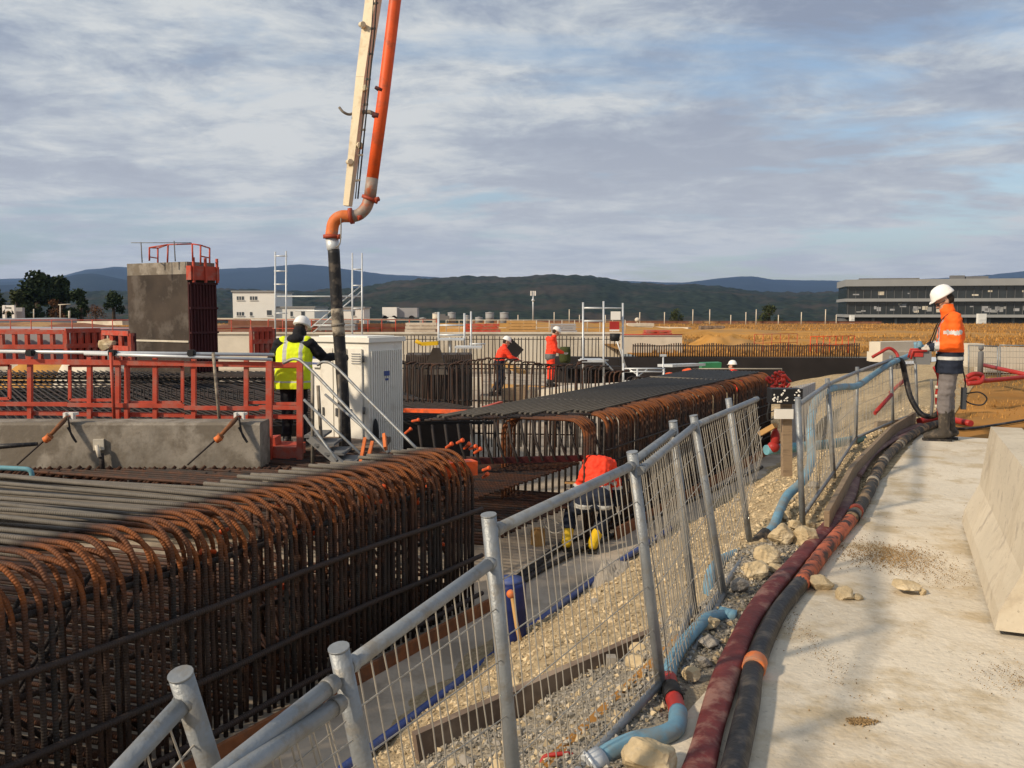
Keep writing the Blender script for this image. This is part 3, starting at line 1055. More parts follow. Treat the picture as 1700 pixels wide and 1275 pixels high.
# rows of upright starter bars
def starter_row(label, p0, p1, n, z0, z1f, r, matn='rebar', hook=0.0, rails=(), group='rows of starter bars', name='starter_bars', hookdir=(1, 0, 0)):
    root = thing(name, (p0[0], p0[1], z0), label, 'rebar', group)
    O = WO[root.name]
    made = {}
    for k in range(n):
        t = k / (n - 1)
        p = Vector(p0).lerp(Vector(p1), t); p.z = z0
        h = round(z1f(t) - z0, 2)
        if h not in made:
            mm = MB()
            pts = [Vector((0, 0, 0)), Vector((0, 0, h * .5)), Vector((0, 0, h - hook * .5 if hook else h))]
            if hook:
                pts += [Vector(hookdir) * hook * .12 + Vector((0, 0, h - hook * .16)), Vector(hookdir) * hook * .45 + Vector((0, 0, h)), Vector(hookdir) * hook + Vector((0, 0, h))]
            mm.tube(pts, r, 6, rust=[.02 + .08 * (k % 3)] * len(pts))
            o = mm.build('bar', matn, None, origin=(0, 0, 0)); o.parent = root; o.location = p - O
            made[h] = o
        else:
            o = inst(made[h], root, p - O)
        o.rotation_euler = (rnd.gauss(0, .012), rnd.gauss(0, .012), rnd.gauss(0, .25))
    for z in rails:
        mm = MB(); mm.tube([Vector((p0[0], p0[1] + .03, z)), Vector((p1[0], p1[1] + .03, z))], r * .9, 6)
        mm.build('tie_bar', matn, root)
    return root


starter_row('long row of tall hooked bars between the white cabin and the scaffold', (-2.1, 16.6, 0), (1.15, 16.2, 0), 36, PIT, lambda t: .62 - .02 * round(3 * math.sin(t * 9)), .015, hook=.16, rails=(.57, -.1, -.7))
starter_row('second row of tall upright bars showing close behind the hooked row', (-2.3, 18.2, 0), (1.6, 18.0, 0), 34, PIT, lambda t: .47, .015, hook=0, rails=(.38,), matn='rebar_dark')
starter_row('short row of low hooked bars stepping down to the right of the tall hooked row', (1.25, 17.0, 0), (2.35, 17.0, 0), 12, PIT, lambda t: round(.55 - .25 * t, 1), .016, hook=.2)
starter_row('row of fine upright bars along the top of the black wall', (4.05, 30.2, 0), (11.6, 30.2, 0), 96, -.02, lambda t: round(.42 + .04 * math.sin(t * 40), 2), .022, rails=(.36,))
starter_row('row of thin bars standing in front of the pale retaining wall', (-5.0, 39, 0), (6.0, 39, 0), 70, PIT, lambda t: round(.42 + .05 * math.sin(t * 23), 2), .02, matn='rebar_dark', rails=(.3,))
starter_row('thin dark bars rising behind the red guardrail, near the brown pillar', (-8.4, 17.6, 0), (-4.9, 17.0, 0), 44, PIT, lambda t: .05, .012, matn='rebar_dark', rails=(0.0,))

# orange plastic caps on projecting bar ends
cp = MB()
cp.lathe([(.016, -.14), (.024, -.13), (.026, -.02), (.036, -.015), (.036, .012), (.028, .018), (.0, .02)], (0, 0, 0), 12)
cap0 = None
CAPS = [((750, 737, 8.5), 'orange cap near the white cabin, leftmost of the upper caps beyond the cage corner'), ((768, 731, 8.55), 'orange cap second from the left above the near cage corner'), ((779, 737, 8.6), 'orange cap third along above the near cage corner'),
        ((790, 741, 8.6), 'orange cap tilted outward right above the near cage corner'), ((798, 745, 8.6), 'rightmost orange cap of the upper group beyond the near cage corner'), ((812, 777, 8.55), 'upper orange cap on the right side of the near cage corner'),
        ((809, 787, 8.5), 'lower orange cap on the right side of the near cage corner'), ((695, 697, 10.2), 'orange cap at the left tip of the far cage top'), ((682, 712, 10.0), 'low orange cap below the left tip of the far cage top')]
for (px, py, d), lab in CAPS:
    p = V(px, py, d)
    if cap0 is None:
        cap0 = cp.build('bar_stopper', 'orange_paint', None, origin=(0, 0, 0)); o = cap0
    else:
        o = dup(cap0)
    o.location = p
    o.rotation_euler = (R(rnd.uniform(50, 80)), R(rnd.uniform(-20, 20)), R(rnd.uniform(40, 80)))
    o.scale = (.6, .6, .65)
    tag(o, lab, 'rebar cap', 'orange caps on bar ends')
for k in range(26):                     # caps inside the near cage, on hidden bar tips
    o = dup(cap0)
    a = rnd.uniform(3.6, 7.0)
    o.location = W(a, -4.46 - rnd.uniform(0, .3), rnd.choice([.1, .04, -.03, -.12, -.5]) + rnd.uniform(-.05, .05))
    o.rotation_euler = (R(rnd.uniform(60, 110)), 0, R(rnd.uniform(-60, 60)))
    o.scale = (.6, .6, .8)
    tag(o, 'orange cap on a bar end inside the near rebar cage', 'rebar cap', 'orange caps inside the near cage')
m = MB(); m.beam(W(6.8, -4.64, .09), W(7.1, -4.42, .09), .16, .13)
tag(m.build('beam_end', 'orange_paint'), 'bright orange timber beam end inside the corner of the near cage', 'beam')
m = MB(); m.beam(V(672, 681, 11.8), V(792, 684, 11.2), .06, .05)
tag(m.build('beam', 'orange_paint'), 'straight orange beam lying low right of the white cabin', 'beam')
for (p, q, lab) in (((803, 678, 12.6), (832, 669, 13.0), 'short orange stop end on the left edge of the far cage top'), ((942, 659, 14.4), (975, 648, 14.8), 'red stop end by the middle of the far cage top'), ((975, 650, 14.9), (1012, 641, 15.3), 'thin red strip beyond the red stop end on the far cage')):
    m = MB(); m.beam(V(*p), V(*q), .06, .05)
    tag(m.build('stop_end', 'red_steel'), lab, 'formwork', 'red stop ends along the far cage')

# ================================================================== FENCE ALONG THE PATH
def fence_panel(label, tl, tr, bl, br, hooks=True, n_over=0.05, left=True, right=True, low=.05, bottom=True):
    tl, tr, bl, br = map(Vector, (tl, tr, bl, br))
    root = thing('mesh_fence', bl.lerp(br, .5), label, 'fence panel', 'galvanised mesh panels along the path')
    for use, t, b in ((left, tl, bl), (right, tr, br)):
        if not use: continue
        m = MB()
        up = (t - b).normalized()
        m.tube([b - up * .03, b.lerp(t, .5), t + up * n_over], .0215, 14)
        m.tube([t + up * n_over, t + up * (n_over + .004)], .0225, 14)
        m.build('post', 'galv', root)
    m = MB(); m.tube([tl, tl.lerp(tr, .5), tr], .0175, 12)
    m.tube([tl.lerp(tr, .02), tl.lerp(tr, .05)], .0195, 12); m.tube([tl.lerp(tr, .95), tl.lerp(tr, .98)], .0195, 12)
    m.build('top_rail', 'galv', root)
    if bottom:
        m = MB(); m.tube([bl.lerp(tl, low), br.lerp(tr, low)], .0165, 12); m.build('bottom_rail', 'galv', root)
    m = MB()
    Lx = (tr - tl).length
    n = max(6, int(Lx / .05))
    dn = (tr - tl).cross(tl - bl).normalized()
    for k in range(1, n):
        t = k / n
        p, q = bl.lerp(br, t), tl.lerp(tr, t)
        wob = dn * (.006 * math.sin(k * 1.7))
        ex = (tr - tl).normalized() * .004 * math.sin(k * 2.3)
        m.tube([p.lerp(q, .04), p.lerp(q, .35) + wob + ex, p.lerp(q, .7) - wob + ex, p.lerp(q, 1.0)], .0022, 5, cap=False)
    for z in (.16, .34, .52, .70, .86):
        m.tube([bl.lerp(tl, z) + dn * .004, br.lerp(tr, z) + dn * .004], .0021, 5, cap=False)
    m.build('wire_mesh', 'wire', root)
    return root


def at(px, py, d): return V(px, py, d)


B1 = V(665, 1560, 1.95); T1 = V(570, 1112, 1.80)
B2 = V(868, 1440, 2.62); T2 = V(814, 884, 2.48)
B3 = V(1102, 1175, 3.55); T3 = V(1052, 772, 3.45)
B4 = V(1152, 1018, 4.60); T4 = V(1119, 716, 4.50)
B5 = V(1203, 1000, 4.78); T5 = V(1154, 706, 4.72)
B6 = V(1246, 908, 5.92); T6 = V(1211, 674, 5.85)
T2b = T2 + (B2 - T2).normalized() * .085
fence_panel('nearest mesh panel, cut by the bottom edge, with its capped post leaning left', V(20, 1475, 1.25), V(312, 1158, 1.55), V(150, 1950, 1.35), V(440, 1560, 1.75), left=False)
fence_panel('mesh panel whose doubled top rail meets the leaning post near the bottom edge', V(120, 1480, 1.22), V(556, 1132, 1.77), V(280, 1950, 1.32), V(655, 1560, 1.92), left=False, right=False)
fence_panel('mesh panel between the leaning near post and the tall post by the blue drum', T1, T2b, B1, B2, right=False)
fence_panel('mesh panel lying against the front of the leaning near post', V(150, 1452, 1.20), T1 + Vector((.0, -.03, -.055)), V(300, 1950, 1.30), B1 + Vector((.02, -.03, 0)), left=False, right=False)
fence_panel('mesh panel running on from the tall post by the blue drum', T2, T3, B2, B3, low=.11)
fence_panel('mesh panel with a steep bottom rail beside the curling blue hose', T3 + Vector((.02, -.02, -.02)), T5, B3 + Vector((.02, -.02, .0)), B5, left=False)
fence_panel('mesh panel standing slightly behind, between the two thin middle posts', T3 + Vector((.0, .05, 0)), T4, B3 + Vector((0, .05, 0)), B4, left=False)
fence_panel('last panel of the close group with tilted mesh sticking out beyond its end post', T5 + (T5 - T6).normalized() * .02, V(1257, 662, 6.35), B5, V(1268, 758, 6.4), right=False, left=False, bottom=False)
m = MB(); m.tube([B6, B6.lerp(T6, .5), T6 + (T6 - B6).normalized() * .05], .0215, 14)
o = m.build('fence_post', 'galv'); tag(o, 'grey steel post holding the tilted end panel of the close fence group', 'fence post', 'loose steel fence posts')
m = MB(); m.tube([V(1098, 1110, 3.72), V(1160, 1035, 4.25), V(1246, 908, 5.9)], .0165, 12)
tag(m.build('fence_rail', 'galv'), 'loose low steel rail running up from the near post to the end post', 'rail')
far_posts = [((1325, 672), (1332, 878), 6.40), ((1374, 638), (1384, 800), 8.2), ((1423, 617), (1420, 740), 10.3), ((1479, 597), (1482, 712), 11.8), ((1519, 590), (1523, 696), 12.9)]
PT = [V(t[0], t[1], d) for t, b, d in far_posts]
PB = [V(b[0], b[1], d) for t, b, d in far_posts]
FL = ['slack mesh panel from the post beside the dark distribution box to the next post', 'mesh panel with blue hose draped over its top, second of the distant panels', 'mesh panel in the middle of the distant run, before the blue pipe', 'mesh panel ending beside the worker with the remote control']
for k in range(4):
    fence_panel(FL[k], PT[k], PT[k + 1], PB[k] + Vector((0, 0, .05)), PB[k + 1] + Vector((0, 0, .05)), right=(k == 3))

# timber upstand along the path edge and the long board on the bank
m = MB()
q = [G(1372, 872, 0.08), G(1415, 790, 0.09), G(1478, 722, 0.09), G(1518, 696, 0.09)]
for a, b in zip(q, q[1:]):
    m.beam(a, b, .035, .20)
tag(m.build('edge_board', 'wood'), 'weathered grey timber upstand edging the path beside the hoses', 'board')
pl, pm, pr = V(690, 1240, 4.15), V(1100, 1056, 5.0), V(1290, 940, 6.0)
m = MB(); m.beam(pl, pl.lerp(pm, .72), .045, .14); m.beam(pl.lerp(pm, .715), pm, .042, .135); m.beam(pm, pr, .04, .12)
o = m.build('bank_board', 'wood_dark'); tag(o, 'long brown board on edge holding back the grey gravel', 'board')
for t, lab in ((.36, 'short wooden stake behind the long brown board, near its lower end'), (.72, 'wooden stake behind the long brown board, further up the bank')):
    m = MB(); c = (pl.lerp(pm, t * 2) if t < .5 else pm.lerp(pr, t * 2 - 1)) + Vector((.045, -.05, -.14)); m.beam(c - Vector((0, 0, .2)), c + Vector((0, 0, .2)), .05, .06, up=(0, 1, 0))
    tag(m.build('stake', 'stone_grey'), lab, 'stake', 'stakes behind the bank board')

# ================================================================== HOSES
def gp(lst, z):
    return [G(x, y, z if not isinstance(z, list) else z[i]) for i, (x, y) in enumerate(lst)]


root = thing('flat_hose', G(1255, 1010, .02), 'flattened dark red hose running beside the black one up to the worker', 'hose')
c = curve(gp([(1142, 1330), (1165, 1260), (1187, 1180), (1217, 1090), (1257, 1010), (1307, 948), (1362, 888), (1402, 846)], .048), 9)
m = MB(); m.tube(c, [.053 + .003 * math.sin(i * .35) for i in range(len(c))], 14, flat=[.46 + .10 * math.sin(i * .63) for i in range(len(c))]); m.build('hose_section', 'hose_red', root)
c = curve(gp([(1396, 853), (1412, 815), (1424, 775), (1452, 743), (1486, 722), (1528, 706)], .045), 8)
m = MB(); m.tube(c, .060, 12, flat=[.46 + .08 * math.sin(i * .8) for i in range(len(c))]); o = m.build('hose_section', 'hose_purple', root); o['label'] = 'dusty purple far stretch'
c = curve(gp([(1425, 790), (1447, 757), (1480, 733), (1528, 711)], .07), 8)
m = MB(); m.tube(c, .034, 10, flat=.6); m.build('hose_section', 'hose_purple', root)

root = thing('delivery_hose', G(1310, 1000, .02), 'thick black hose with orange wrapped stretch lying along the path', 'hose')
P = gp([(1205, 1330), (1222, 1260), (1242, 1170), (1253, 1105), (1290, 1020), (1330, 968)], .055)
m = MB(); m.tube(curve(P, 9), .044, 16); m.build('hose_section', 'rubber', root)
P2 = gp([(1328, 971), (1366, 918), (1398, 880), (1414, 860)], .055)
c = curve(P2, 12)
m = MB(); m.tube(c, [.043 + .005 * abs(math.sin(i * 1.1)) for i in range(len(c))], 14); m.build('wrapped_section', 'wrap_orange', root)
P3 = gp([(1412, 862), (1430, 838), (1447, 806), (1460, 775), (1480, 750), (1508, 726), (1538, 709), (1558, 703)], .06)
c = curve(P3, 9)
m = MB(); m.tube(c, [.044 + .005 * abs(math.sin(i * .7)) for i in range(len(c))], 14); m.build('hose_section', 'rubber_dirty', root)
for pxy, rr_, mm_ in (((1253, 1104), .050, 'orange_elbow'), ((1416, 857), .054, 'rubber'), ((1421, 849), .053, 'clamp_red'), ((1449, 800), .053, 'hose_worn'), ((1466, 766), .052, 'hose_worn'), ((1494, 738), .052, 'hose_worn')):
    c0 = G(*pxy, .062); c1 = G(pxy[0] + 4, pxy[1] - 14, .062)
    t = (c1 - c0).normalized()
    m = MB(); m.tube([c0 - t * .045, c0 - t * .035, c0 + t * .035, c0 + t * .045], [rr_ * .9, rr_, rr_, rr_ * .9], 16); m.build('coupling', mm_, root)

# light blue hoses
c = curve([V(1516, 588, 12.8), V(1480, 603, 11.7), V(1450, 622, 11.0), V(1424, 640, 10.2), V(1398, 642, 9.2), V(1372, 648, 8.25), V(1352, 672, 7.9), V(1346, 715, 7.6), V(1347, 760, 7.35), V(1335, 795, 7.1), V(1308, 822, 6.9), V(1294, 850, 6.55), V(1284, 875, 6.25), V(1268, 890, 6.05)], 7)
root = thing('blue_hose', c[-1], 'light blue hose draped over the distant fence and dropping to the rocks', 'hose', 'light blue hoses')
m = MB(); m.tube(c, .036, 12); m.build('hose_section', 'hose_blue', root)
m = MB(); m.tube([V(1272, 886, 6.08), V(1252, 906, 5.95)], .046, 12); m.build('coupling', 'rubber_dirty', root)
c = curve([V(1252, 912, 5.95), V(1222, 920, 5.75), V(1192, 935, 5.5), V(1178, 962, 5.2), V(1180, 992, 5.0), V(1190, 1012, 4.75), V(1206, 1020, 4.45), V(1222, 1024, 4.42)], 7)
root = thing('blue_hose', c[-1], 'light blue hose looping down through the thin fence posts', 'hose', 'light blue hoses')
m = MB(); m.tube(c, .034, 12); m.build('hose_section', 'hose_blue', root)
c = curve([V(1212, 1022, 4.5), V(1176, 1026, 4.3), V(1140, 1062, 4.02), V(1116, 1100, 3.76), V(1110, 1128, 3.62)], 7)
root = thing('blue_hose', c[0], 'light blue hose with red collar curling round the near rock at the bottom', 'hose', 'light blue hoses')
m = MB(); m.tube(c, .030, 12); m.build('hose_section', 'hose_blue', root)
m = MB(); m.tube(curve([V(1110, 1126, 3.63), G(1114, 1146, .035), G(1122, 1170, .035), G(1126, 1186, .04)], 4), .034, 12); m.build('collar', 'red_hose', root)
m = MB(); m.tube([G(1113, 1142, .036), G(1119, 1160, .036)], .039, 12); m.build('collar', 'black', root)
m = MB(); m.tube(curve([G(1126, 1182, .04), G(1122, 1208, .045), G(1096, 1222, .045), G(1056, 1230, .045), G(1018, 1246, .03), G(994, 1262, .01)], 7), .035, 14); m.build('hose_section', 'hose_blue', root)
m = MB(); m.tube([G(998, 1259, .015), G(975, 1275, .0)], .045, 14); m.tube([G(985, 1268, .01), G(981, 1271, .005)], .055, 14); m.build('coupling', 'alu', root)
m = MB(); m.tube(curve([G(898, 1268, -.02), G(905, 1256, .0), G(925, 1252, .01), G(946, 1251, .01)], 4), .008, 8)
m.tube([G(946, 1251, .01), G(950, 1262, -.01)], .012, 8)
tag(m.build('hose_clip', 'red_hose'), 'small bent red clip on the grey gravel by the blue hose end', 'clip')

c = curve([V(1272, 747, 9.6), V(1330, 742, 9.8), V(1385, 736, 10.3), V(1432, 728, 10.9)], 5)
root = thing('flat_pipe', c[0], 'turquoise flat pipe crossing the bank behind the distant fence', 'pipe')
m = MB(); m.tube(c, .055, 12); m.build('pipe_section', 'teal', root)

# pit-side pipes and cables
c = curve([W(1.2, -3.05, -.9), W(2.6, -3.25, -1.08), W(4.6, -3.42, -1.14), W(6.4, -3.55, -1.15), W(8.6, -3.68, -1.15), W(10.6, -3.72, -1.15)], 8)
m = MB(); m.tube(c, .032, 10); tag(m.build('blue_pipe', 'pipe_blue'), 'dark blue pipe along the foot of the bank in the pit', 'pipe')
c = curve([G(838, 985, PIT + .03), G(900, 945, PIT + .03), G(960, 915, PIT + .04), G(1060, 870, PIT + .03), G(1180, 815, PIT + .03), G(1265, 775, PIT + .03)], 7)
m = MB(); m.tube(c, .028, 8); tag(m.build('black_pipe', 'rubber'), 'black pipe lying on the pit floor behind the blue one', 'pipe')
c = curve([G(850, 968, PIT + .02), G(905, 925, PIT + .025), G(950, 895, PIT + .02), G(1010, 885, PIT + .02)], 7)
m = MB(); m.tube(c, .06, 8, flat=.35); tag(m.build('black_netting', 'black'), 'strip of black netting beside the black pipe near the yellow boots', 'netting')
c = curve([V(870, 1060, 7.6), G(960, 985, PIT + .02), G(1040, 930, PIT + .02), G(1130, 885, PIT + .02)], 6)
m = MB(); m.tube(c, .006, 6); tag(m.build('cable', 'rubber'), 'thin dark cable strung across the pit floor', 'cable')
# ================================================================== PEOPLE
def fuse(name, mb, voxel, mats, parent=None, origin=None, classify=None, smooth=2, wrinkle=0.0):
    """one continuous surface grown over overlapping limbs"""
    o = mb.build(name, mats, None, origin=origin or (0, 0, 0))
    o.location = (0, 0, 0)
    md = o.modifiers.new('r', 'REMESH'); md.mode = 'VOXEL'; md.voxel_size = voxel; md.use_smooth_shade = True
    if smooth:
        sm = o.modifiers.new('s', 'SMOOTH'); sm.iterations = smooth; sm.factor = .5
    dg = bpy.context.evaluated_depsgraph_get()
    me = bpy.data.meshes.new_from_object(o.evaluated_get(dg))
    o.modifiers.clear()
    old = o.data
    o.data = me
    bpy.data.meshes.remove(old)
    me.name = name
    me.materials.clear()
    for mm in (mats if isinstance(mats, (list, tuple)) else [mats]):
        me.materials.append(M[mm])
    if wrinkle:
        for v in me.vertices:
            c = v.co
            k = mnoise.noise(Vector((c.x * 9, c.y * 9, c.z * 22))) + .5 * mnoise.noise(c * 30)
            v.co = c + v.normal * wrinkle * k
    me.polygons.foreach_set('use_smooth', [True] * len(me.polygons))
    if classify:
        me.polygons.foreach_set('material_index', [classify(p.center) for p in me.polygons])
    else:
        me.polygons.foreach_set('material_index', [0] * len(me.polygons))
    me.update()
    if parent is not None:
        o.parent = parent
    return o


def hand_shapes(mb, wr, d, palm, curl, side, s=1.0):
    # palm, five separate fingers; d = wrist to knuckles, palm = palm normal, side = thumb side
    d, palm = Vector(d).normalized(), Vector(palm).normalized()
    x = Vector(side).normalized()
    wr = Vector(wr)
    for k in (-1, 0, 1):
        mb.limb(wr + x * .014 * k * s, wr + d * .085 * s + x * .025 * k * s, .019 * s, .0155 * s, 8)
    for k, L in enumerate((.072, .080, .074, .058)):
        b = wr + d * .088 * s + x * (.033 - .022 * k) * s
        p, ang = b, 0
        for seg in (.45, .32, .23):
            ang += curl
            q = p + (d * math.cos(ang) + palm * math.sin(ang)) * L * seg * s * 1.1
            mb.limb(p, q, .0098 * s, .0088 * s, 8)
            p = q
    b = wr + d * .03 * s + x * .03 * s
    q = b + (d * .75 + x * .65 + palm * .25).normalized() * .042 * s
    mb.limb(b, q, .0125 * s, .011 * s, 8)
    mb.limb(q, q + (d * .8 + palm * .6 - x * .1).normalized() * .032 * s, .0108 * s, .009 * s, 8)


def hemcut(o, z):                       # a straight lower hem
    if z is None: return
    for v in o.data.vertices:
        if v.co.z < z and abs(v.co.x) < .24 and abs(v.co.y) < .22: v.co.z = z + (v.co.z - z) * .06


def person(name_label, loc, rz, J, wear, cat='person', vox=.013, group=None, head_yaw=0, head_pitch=0, handspec=None):
    """J: joints in local metres (x right, y ahead, z up)"""
    J = {k: Vector(v) for k, v in J.items()}
    body = MB()
    pel, ch, nk, hd = J['pelvis'], J['chest'], J['neck'], J['head']
    for s in (-1, 1):
        ax = Vector((s * .065, 0, 0))
        q = wear.get('slim', 1.0) * .9
        body.limb(pel + ax * q, pel.lerp(ch, .5) + ax * .9 * q, .115 * q, .105 * q); body.limb(pel.lerp(ch, .5) + ax * .9 * q, ch + ax * q, .105 * q, .12 * q)
    for S_ in ('L', 'R'):
        body.limb(ch.lerp(nk, .35), J['sh' + S_], .09 * q, .060)
        body.limb(J['sh' + S_], J['el' + S_], .052, .042); body.limb(J['el' + S_], J['wr' + S_], .042, .028)
        body.limb(J['hip' + S_], J['kn' + S_], .085, .056); body.limb(J['kn' + S_], J['an' + S_], .054, .040)
        body.limb(J['an' + S_] + Vector((0, 0, -.02)), J['toe' + S_], .042, .032)
        hs = (handspec or {}).get(S_)
        d = (J['wr' + S_] - J['el' + S_]).normalized()
        if hs: hand_shapes(body, J['wr' + S_], hs[0], hs[1], hs[2], hs[3])
        else:
            side = d.cross(Vector((0, 0, 1)))
            side = side.normalized() if side.length > .1 else Vector((0, 1, 0))
            hand_shapes(body, J['wr' + S_], d, side.cross(d), .45, Vector((0, 1, 0)) if abs(d.y) < .8 else Vector((-1 if S_ == 'R' else 1, 0, 0)))
    H = Matrix.Rotation(head_yaw, 3, 'Z') @ Matrix.Rotation(-head_pitch, 3, 'X')
    body.limb(nk - Vector((0, 0, .05)), hd + H @ Vector((0, -.02, -.06)), .062, .056)
    hp = lambda x, y, z: hd + H @ Vector((x, y, z))
    body.sphere(hp(0, -.012, .02), (.076, .096, .098), 16, 12, H)             # skull
    body.sphere(hp(0, .028, -.055), (.056, .064, .066), 14, 10, H)            # face and jaw
    body.limb(hp(0, .082, .000), hp(0, .108, -.036), .010, .014, 8)           # nose
    body.limb(hp(-.03, .088, .016), hp(.03, .088, .016), .012, .012, 8)       # brow
    body.limb(hp(-.018, .088, -.070), hp(.018, .088, -.070), .008, .008, 8)   # mouth
    body.sphere(hp(0, .078, -.105), .022, 8, 6)                               # chin
    for s in (-1, 1):
        body.sphere(hp(s * .078, -.008, -.018), (.012, .022, .032), 8, 8, H)  # ears
    root = fuse('person', body, min(vox, .011), 'skin', smooth=1)
    root.location = loc
    root.rotation_euler = (0, 0, rz)
    tag(root, name_label, cat, group)
    m = MB()
    for s in (-1, 1):
        m.sphere(hp(s * .031, .083, -.002), .010, 8, 6)
    e = m.build('eyes', 'black', None, origin=(0, 0, 0)); e.parent = root
    # trousers
    t = MB()
    for S_ in ('L', 'R'):
        t.limb(pel + Vector((.05 if S_ == 'R' else -.05, 0, .05)), J['hip' + S_], .128, .118)
        t.limb(J['hip' + S_], J['kn' + S_], .112, .082); t.limb(J['kn' + S_], J['an' + S_] + (J['kn' + S_] - J['an' + S_]).normalized() * wear.get('cuff', .16), .082, .076)
    t.limb(pel + Vector((0, .01, .05)), pel - Vector((0, -.01, .0)), .125, .115)
    fuse('trousers', t, vox, wear['trousers'], root, classify=wear.get('tclass'), wrinkle=.011)
    # boots
    for S_ in ('L', 'R'):
        b = MB()
        an, toe = J['an' + S_], J['toe' + S_]
        up = (J['kn' + S_] - an).normalized()
        b.limb(an + up * wear.get('boot', .22), an, .068, .060)
        b.limb(an + Vector((0, 0, -.025)), toe, .055, .047); b.limb(an + Vector((0, 0, -.03)) - (toe - an) * .28, an + Vector((0, 0, -.03)), .048, .05)
        bo = fuse('boot', b, .011, wear['boots'], root)
        sl_ = MB()
        f = Vector((toe.x - an.x, toe.y - an.y, 0)).normalized()
        z0 = min(toe.z, an.z - .03) - .040
        c0 = Vector((an.x, an.y, z0)) - f * .085; c1 = Vector((toe.x, toe.y, z0)) + f * .05
        sl_.beam(c0, c1, .098, .028, w2=.09)
        s2 = sl_.build('sole', 'rubber', None, origin=(0, 0, 0)); s2.parent = bo
    # jacket
    j = MB()
    for s in (-1, 1):
        ax = Vector((s * .07, 0, 0))
        low = pel + (pel - ch).normalized() * wear.get('hem', .06)
        q = wear.get('slim', 1.0)
        j.limb(low + ax * q, pel.lerp(ch, .5) + ax * q, .145 * q, .138 * q, 12); j.limb(pel.lerp(ch, .5) + ax * q, ch + ax * 1.1 * q, .138 * q, .142 * q, 12)
    for S_ in ('L', 'R'):
        j.limb(ch.lerp(nk, .3), J['sh' + S_], .115 * q, .088, 12)
        if wear.get('sleeves', True):
            j.limb(J['sh' + S_], J['el' + S_], .086, .072, 12); j.limb(J['el' + S_], J['wr' + S_] - (J['wr' + S_] - J['el' + S_]).normalized() * .02, .072, .055, 12)
    j.limb(nk - Vector((0, 0, .06)), nk.lerp(hd, wear.get('collar', .25)), .09, .078, 12)
    j.limb(pel + (pel - ch).normalized() * wear.get('hem', .06), ch, .148 * q, .14 * q, 12)
    hemcut(fuse('jacket', j, vox, wear['jacket'], root, classify=wear.get('jclass'), wrinkle=wear.get('wrinkle', .012)), wear.get('hemz'))
    if wear.get('vest'):
        v = MB()
        for s in (-1, 1):
            ax = Vector((s * .072, 0, 0))
            low = pel + (pel - ch).normalized() * .14
            v.limb(low + ax * q, pel.lerp(ch, .5) + ax * q, .18, .172, 14); v.limb(pel.lerp(ch, .5) + ax * q, ch + ax * 1.05 * q, .172, .168, 14)
        for S_ in ('L', 'R'):
            v.limb(ch.lerp(nk, .35), J['sh' + S_].lerp(nk, .25) + Vector((0, 0, .012)), .128, .088, 12)
        v.limb(pel + (pel - ch).normalized() * .14, ch, .182, .168, 14)
        hemcut(fuse('vest', v, .011, wear['vest'], root, classify=wear.get('vclass'), wrinkle=.006), .80)
    for S_ in ('L', 'R'):
        if wear.get('gloves'):
            gm = MB()
            hs = (handspec or {}).get(S_)
            d = (J['wr' + S_] - J['el' + S_]).normalized()
            if hs: hand_shapes(gm, J['wr' + S_], hs[0], hs[1], hs[2], hs[3], 1.16)
            else:
                side = d.cross(Vector((0, 0, 1)))
                side = side.normalized() if side.length > .1 else Vector((0, 1, 0))
                hand_shapes(gm, J['wr' + S_], d, side.cross(d), .45, Vector((0, 1, 0)) if abs(d.y) < .8 else Vector((-1 if S_ == 'R' else 1, 0, 0)), 1.16)
            gm.limb(J['wr' + S_] - d * .05, J['wr' + S_] + d * .02, .036, .032, 10)
            fuse('glove', gm, .006, wear['gloves'], root, smooth=1)
    # helmet: shell, ridge and peak
    if wear.get('helmet', 'helmet'):
        h = MB()
        prof = [(.122, .0), (.124, .012), (.118, .03), (.112, .055), (.098, .092), (.070, .122), (.035, .136), (.004, .140)]
        k0 = len(h.v)
        h.lathe(prof, hp(0, -.012, .045), 22, H @ Matrix.Diagonal((.93, 1.12, 1)))
        h.add([hp(*q) for q in ((-.088, .095, .047), (-.06, .135, .040), (0, .158, .036), (.06, .135, .040), (.088, .095, .047), (-.088, .095, .058), (-.06, .135, .05), (0, .158, .046), (.06, .135, .05), (.088, .095, .058))],
              [(0, 1, 2, 3, 4), (9, 8, 7, 6, 5), (0, 5, 6, 1), (1, 6, 7, 2), (2, 7, 8, 3), (3, 8, 9, 4)])
        h.limb(hp(0, -.10, .135), hp(0, .075, .145), .013, .013, 8) if False else None
        hb = h.build('helmet', wear.get('helmet', 'helmet'), None, origin=(0, 0, 0)); hb.parent = root
    hr = MB()
    hr.sphere(hp(0, -.04, .0), (.080, .078, .082), 12, 8, H)
    hh = hr.build('hair', 'hair', None, origin=(0, 0, 0)); hh.parent = root
    return root


def std(**kw):
    J = dict(pelvis=(0, 0, .97), chest=(0, -.005, 1.30), neck=(0, -.01, 1.49), head=(0, .03, 1.655),
             shL=(-.185, -.01, 1.43), shR=(.185, -.01, 1.43), elL=(-.24, -.02, 1.14), elR=(.24, -.02, 1.14), wrL=(-.24, .08, .90), wrR=(.24, .08, .90),
             hipL=(-.09, 0, .92), hipR=(.09, 0, .92), knL=(-.10, .02, .50), knR=(.10, .02, .50), anL=(-.105, -.01, .10), anR=(.105, -.01, .10), toeL=(-.12, .16, .055), toeR=(.12, .16, .055))
    J.update(kw)
    return J


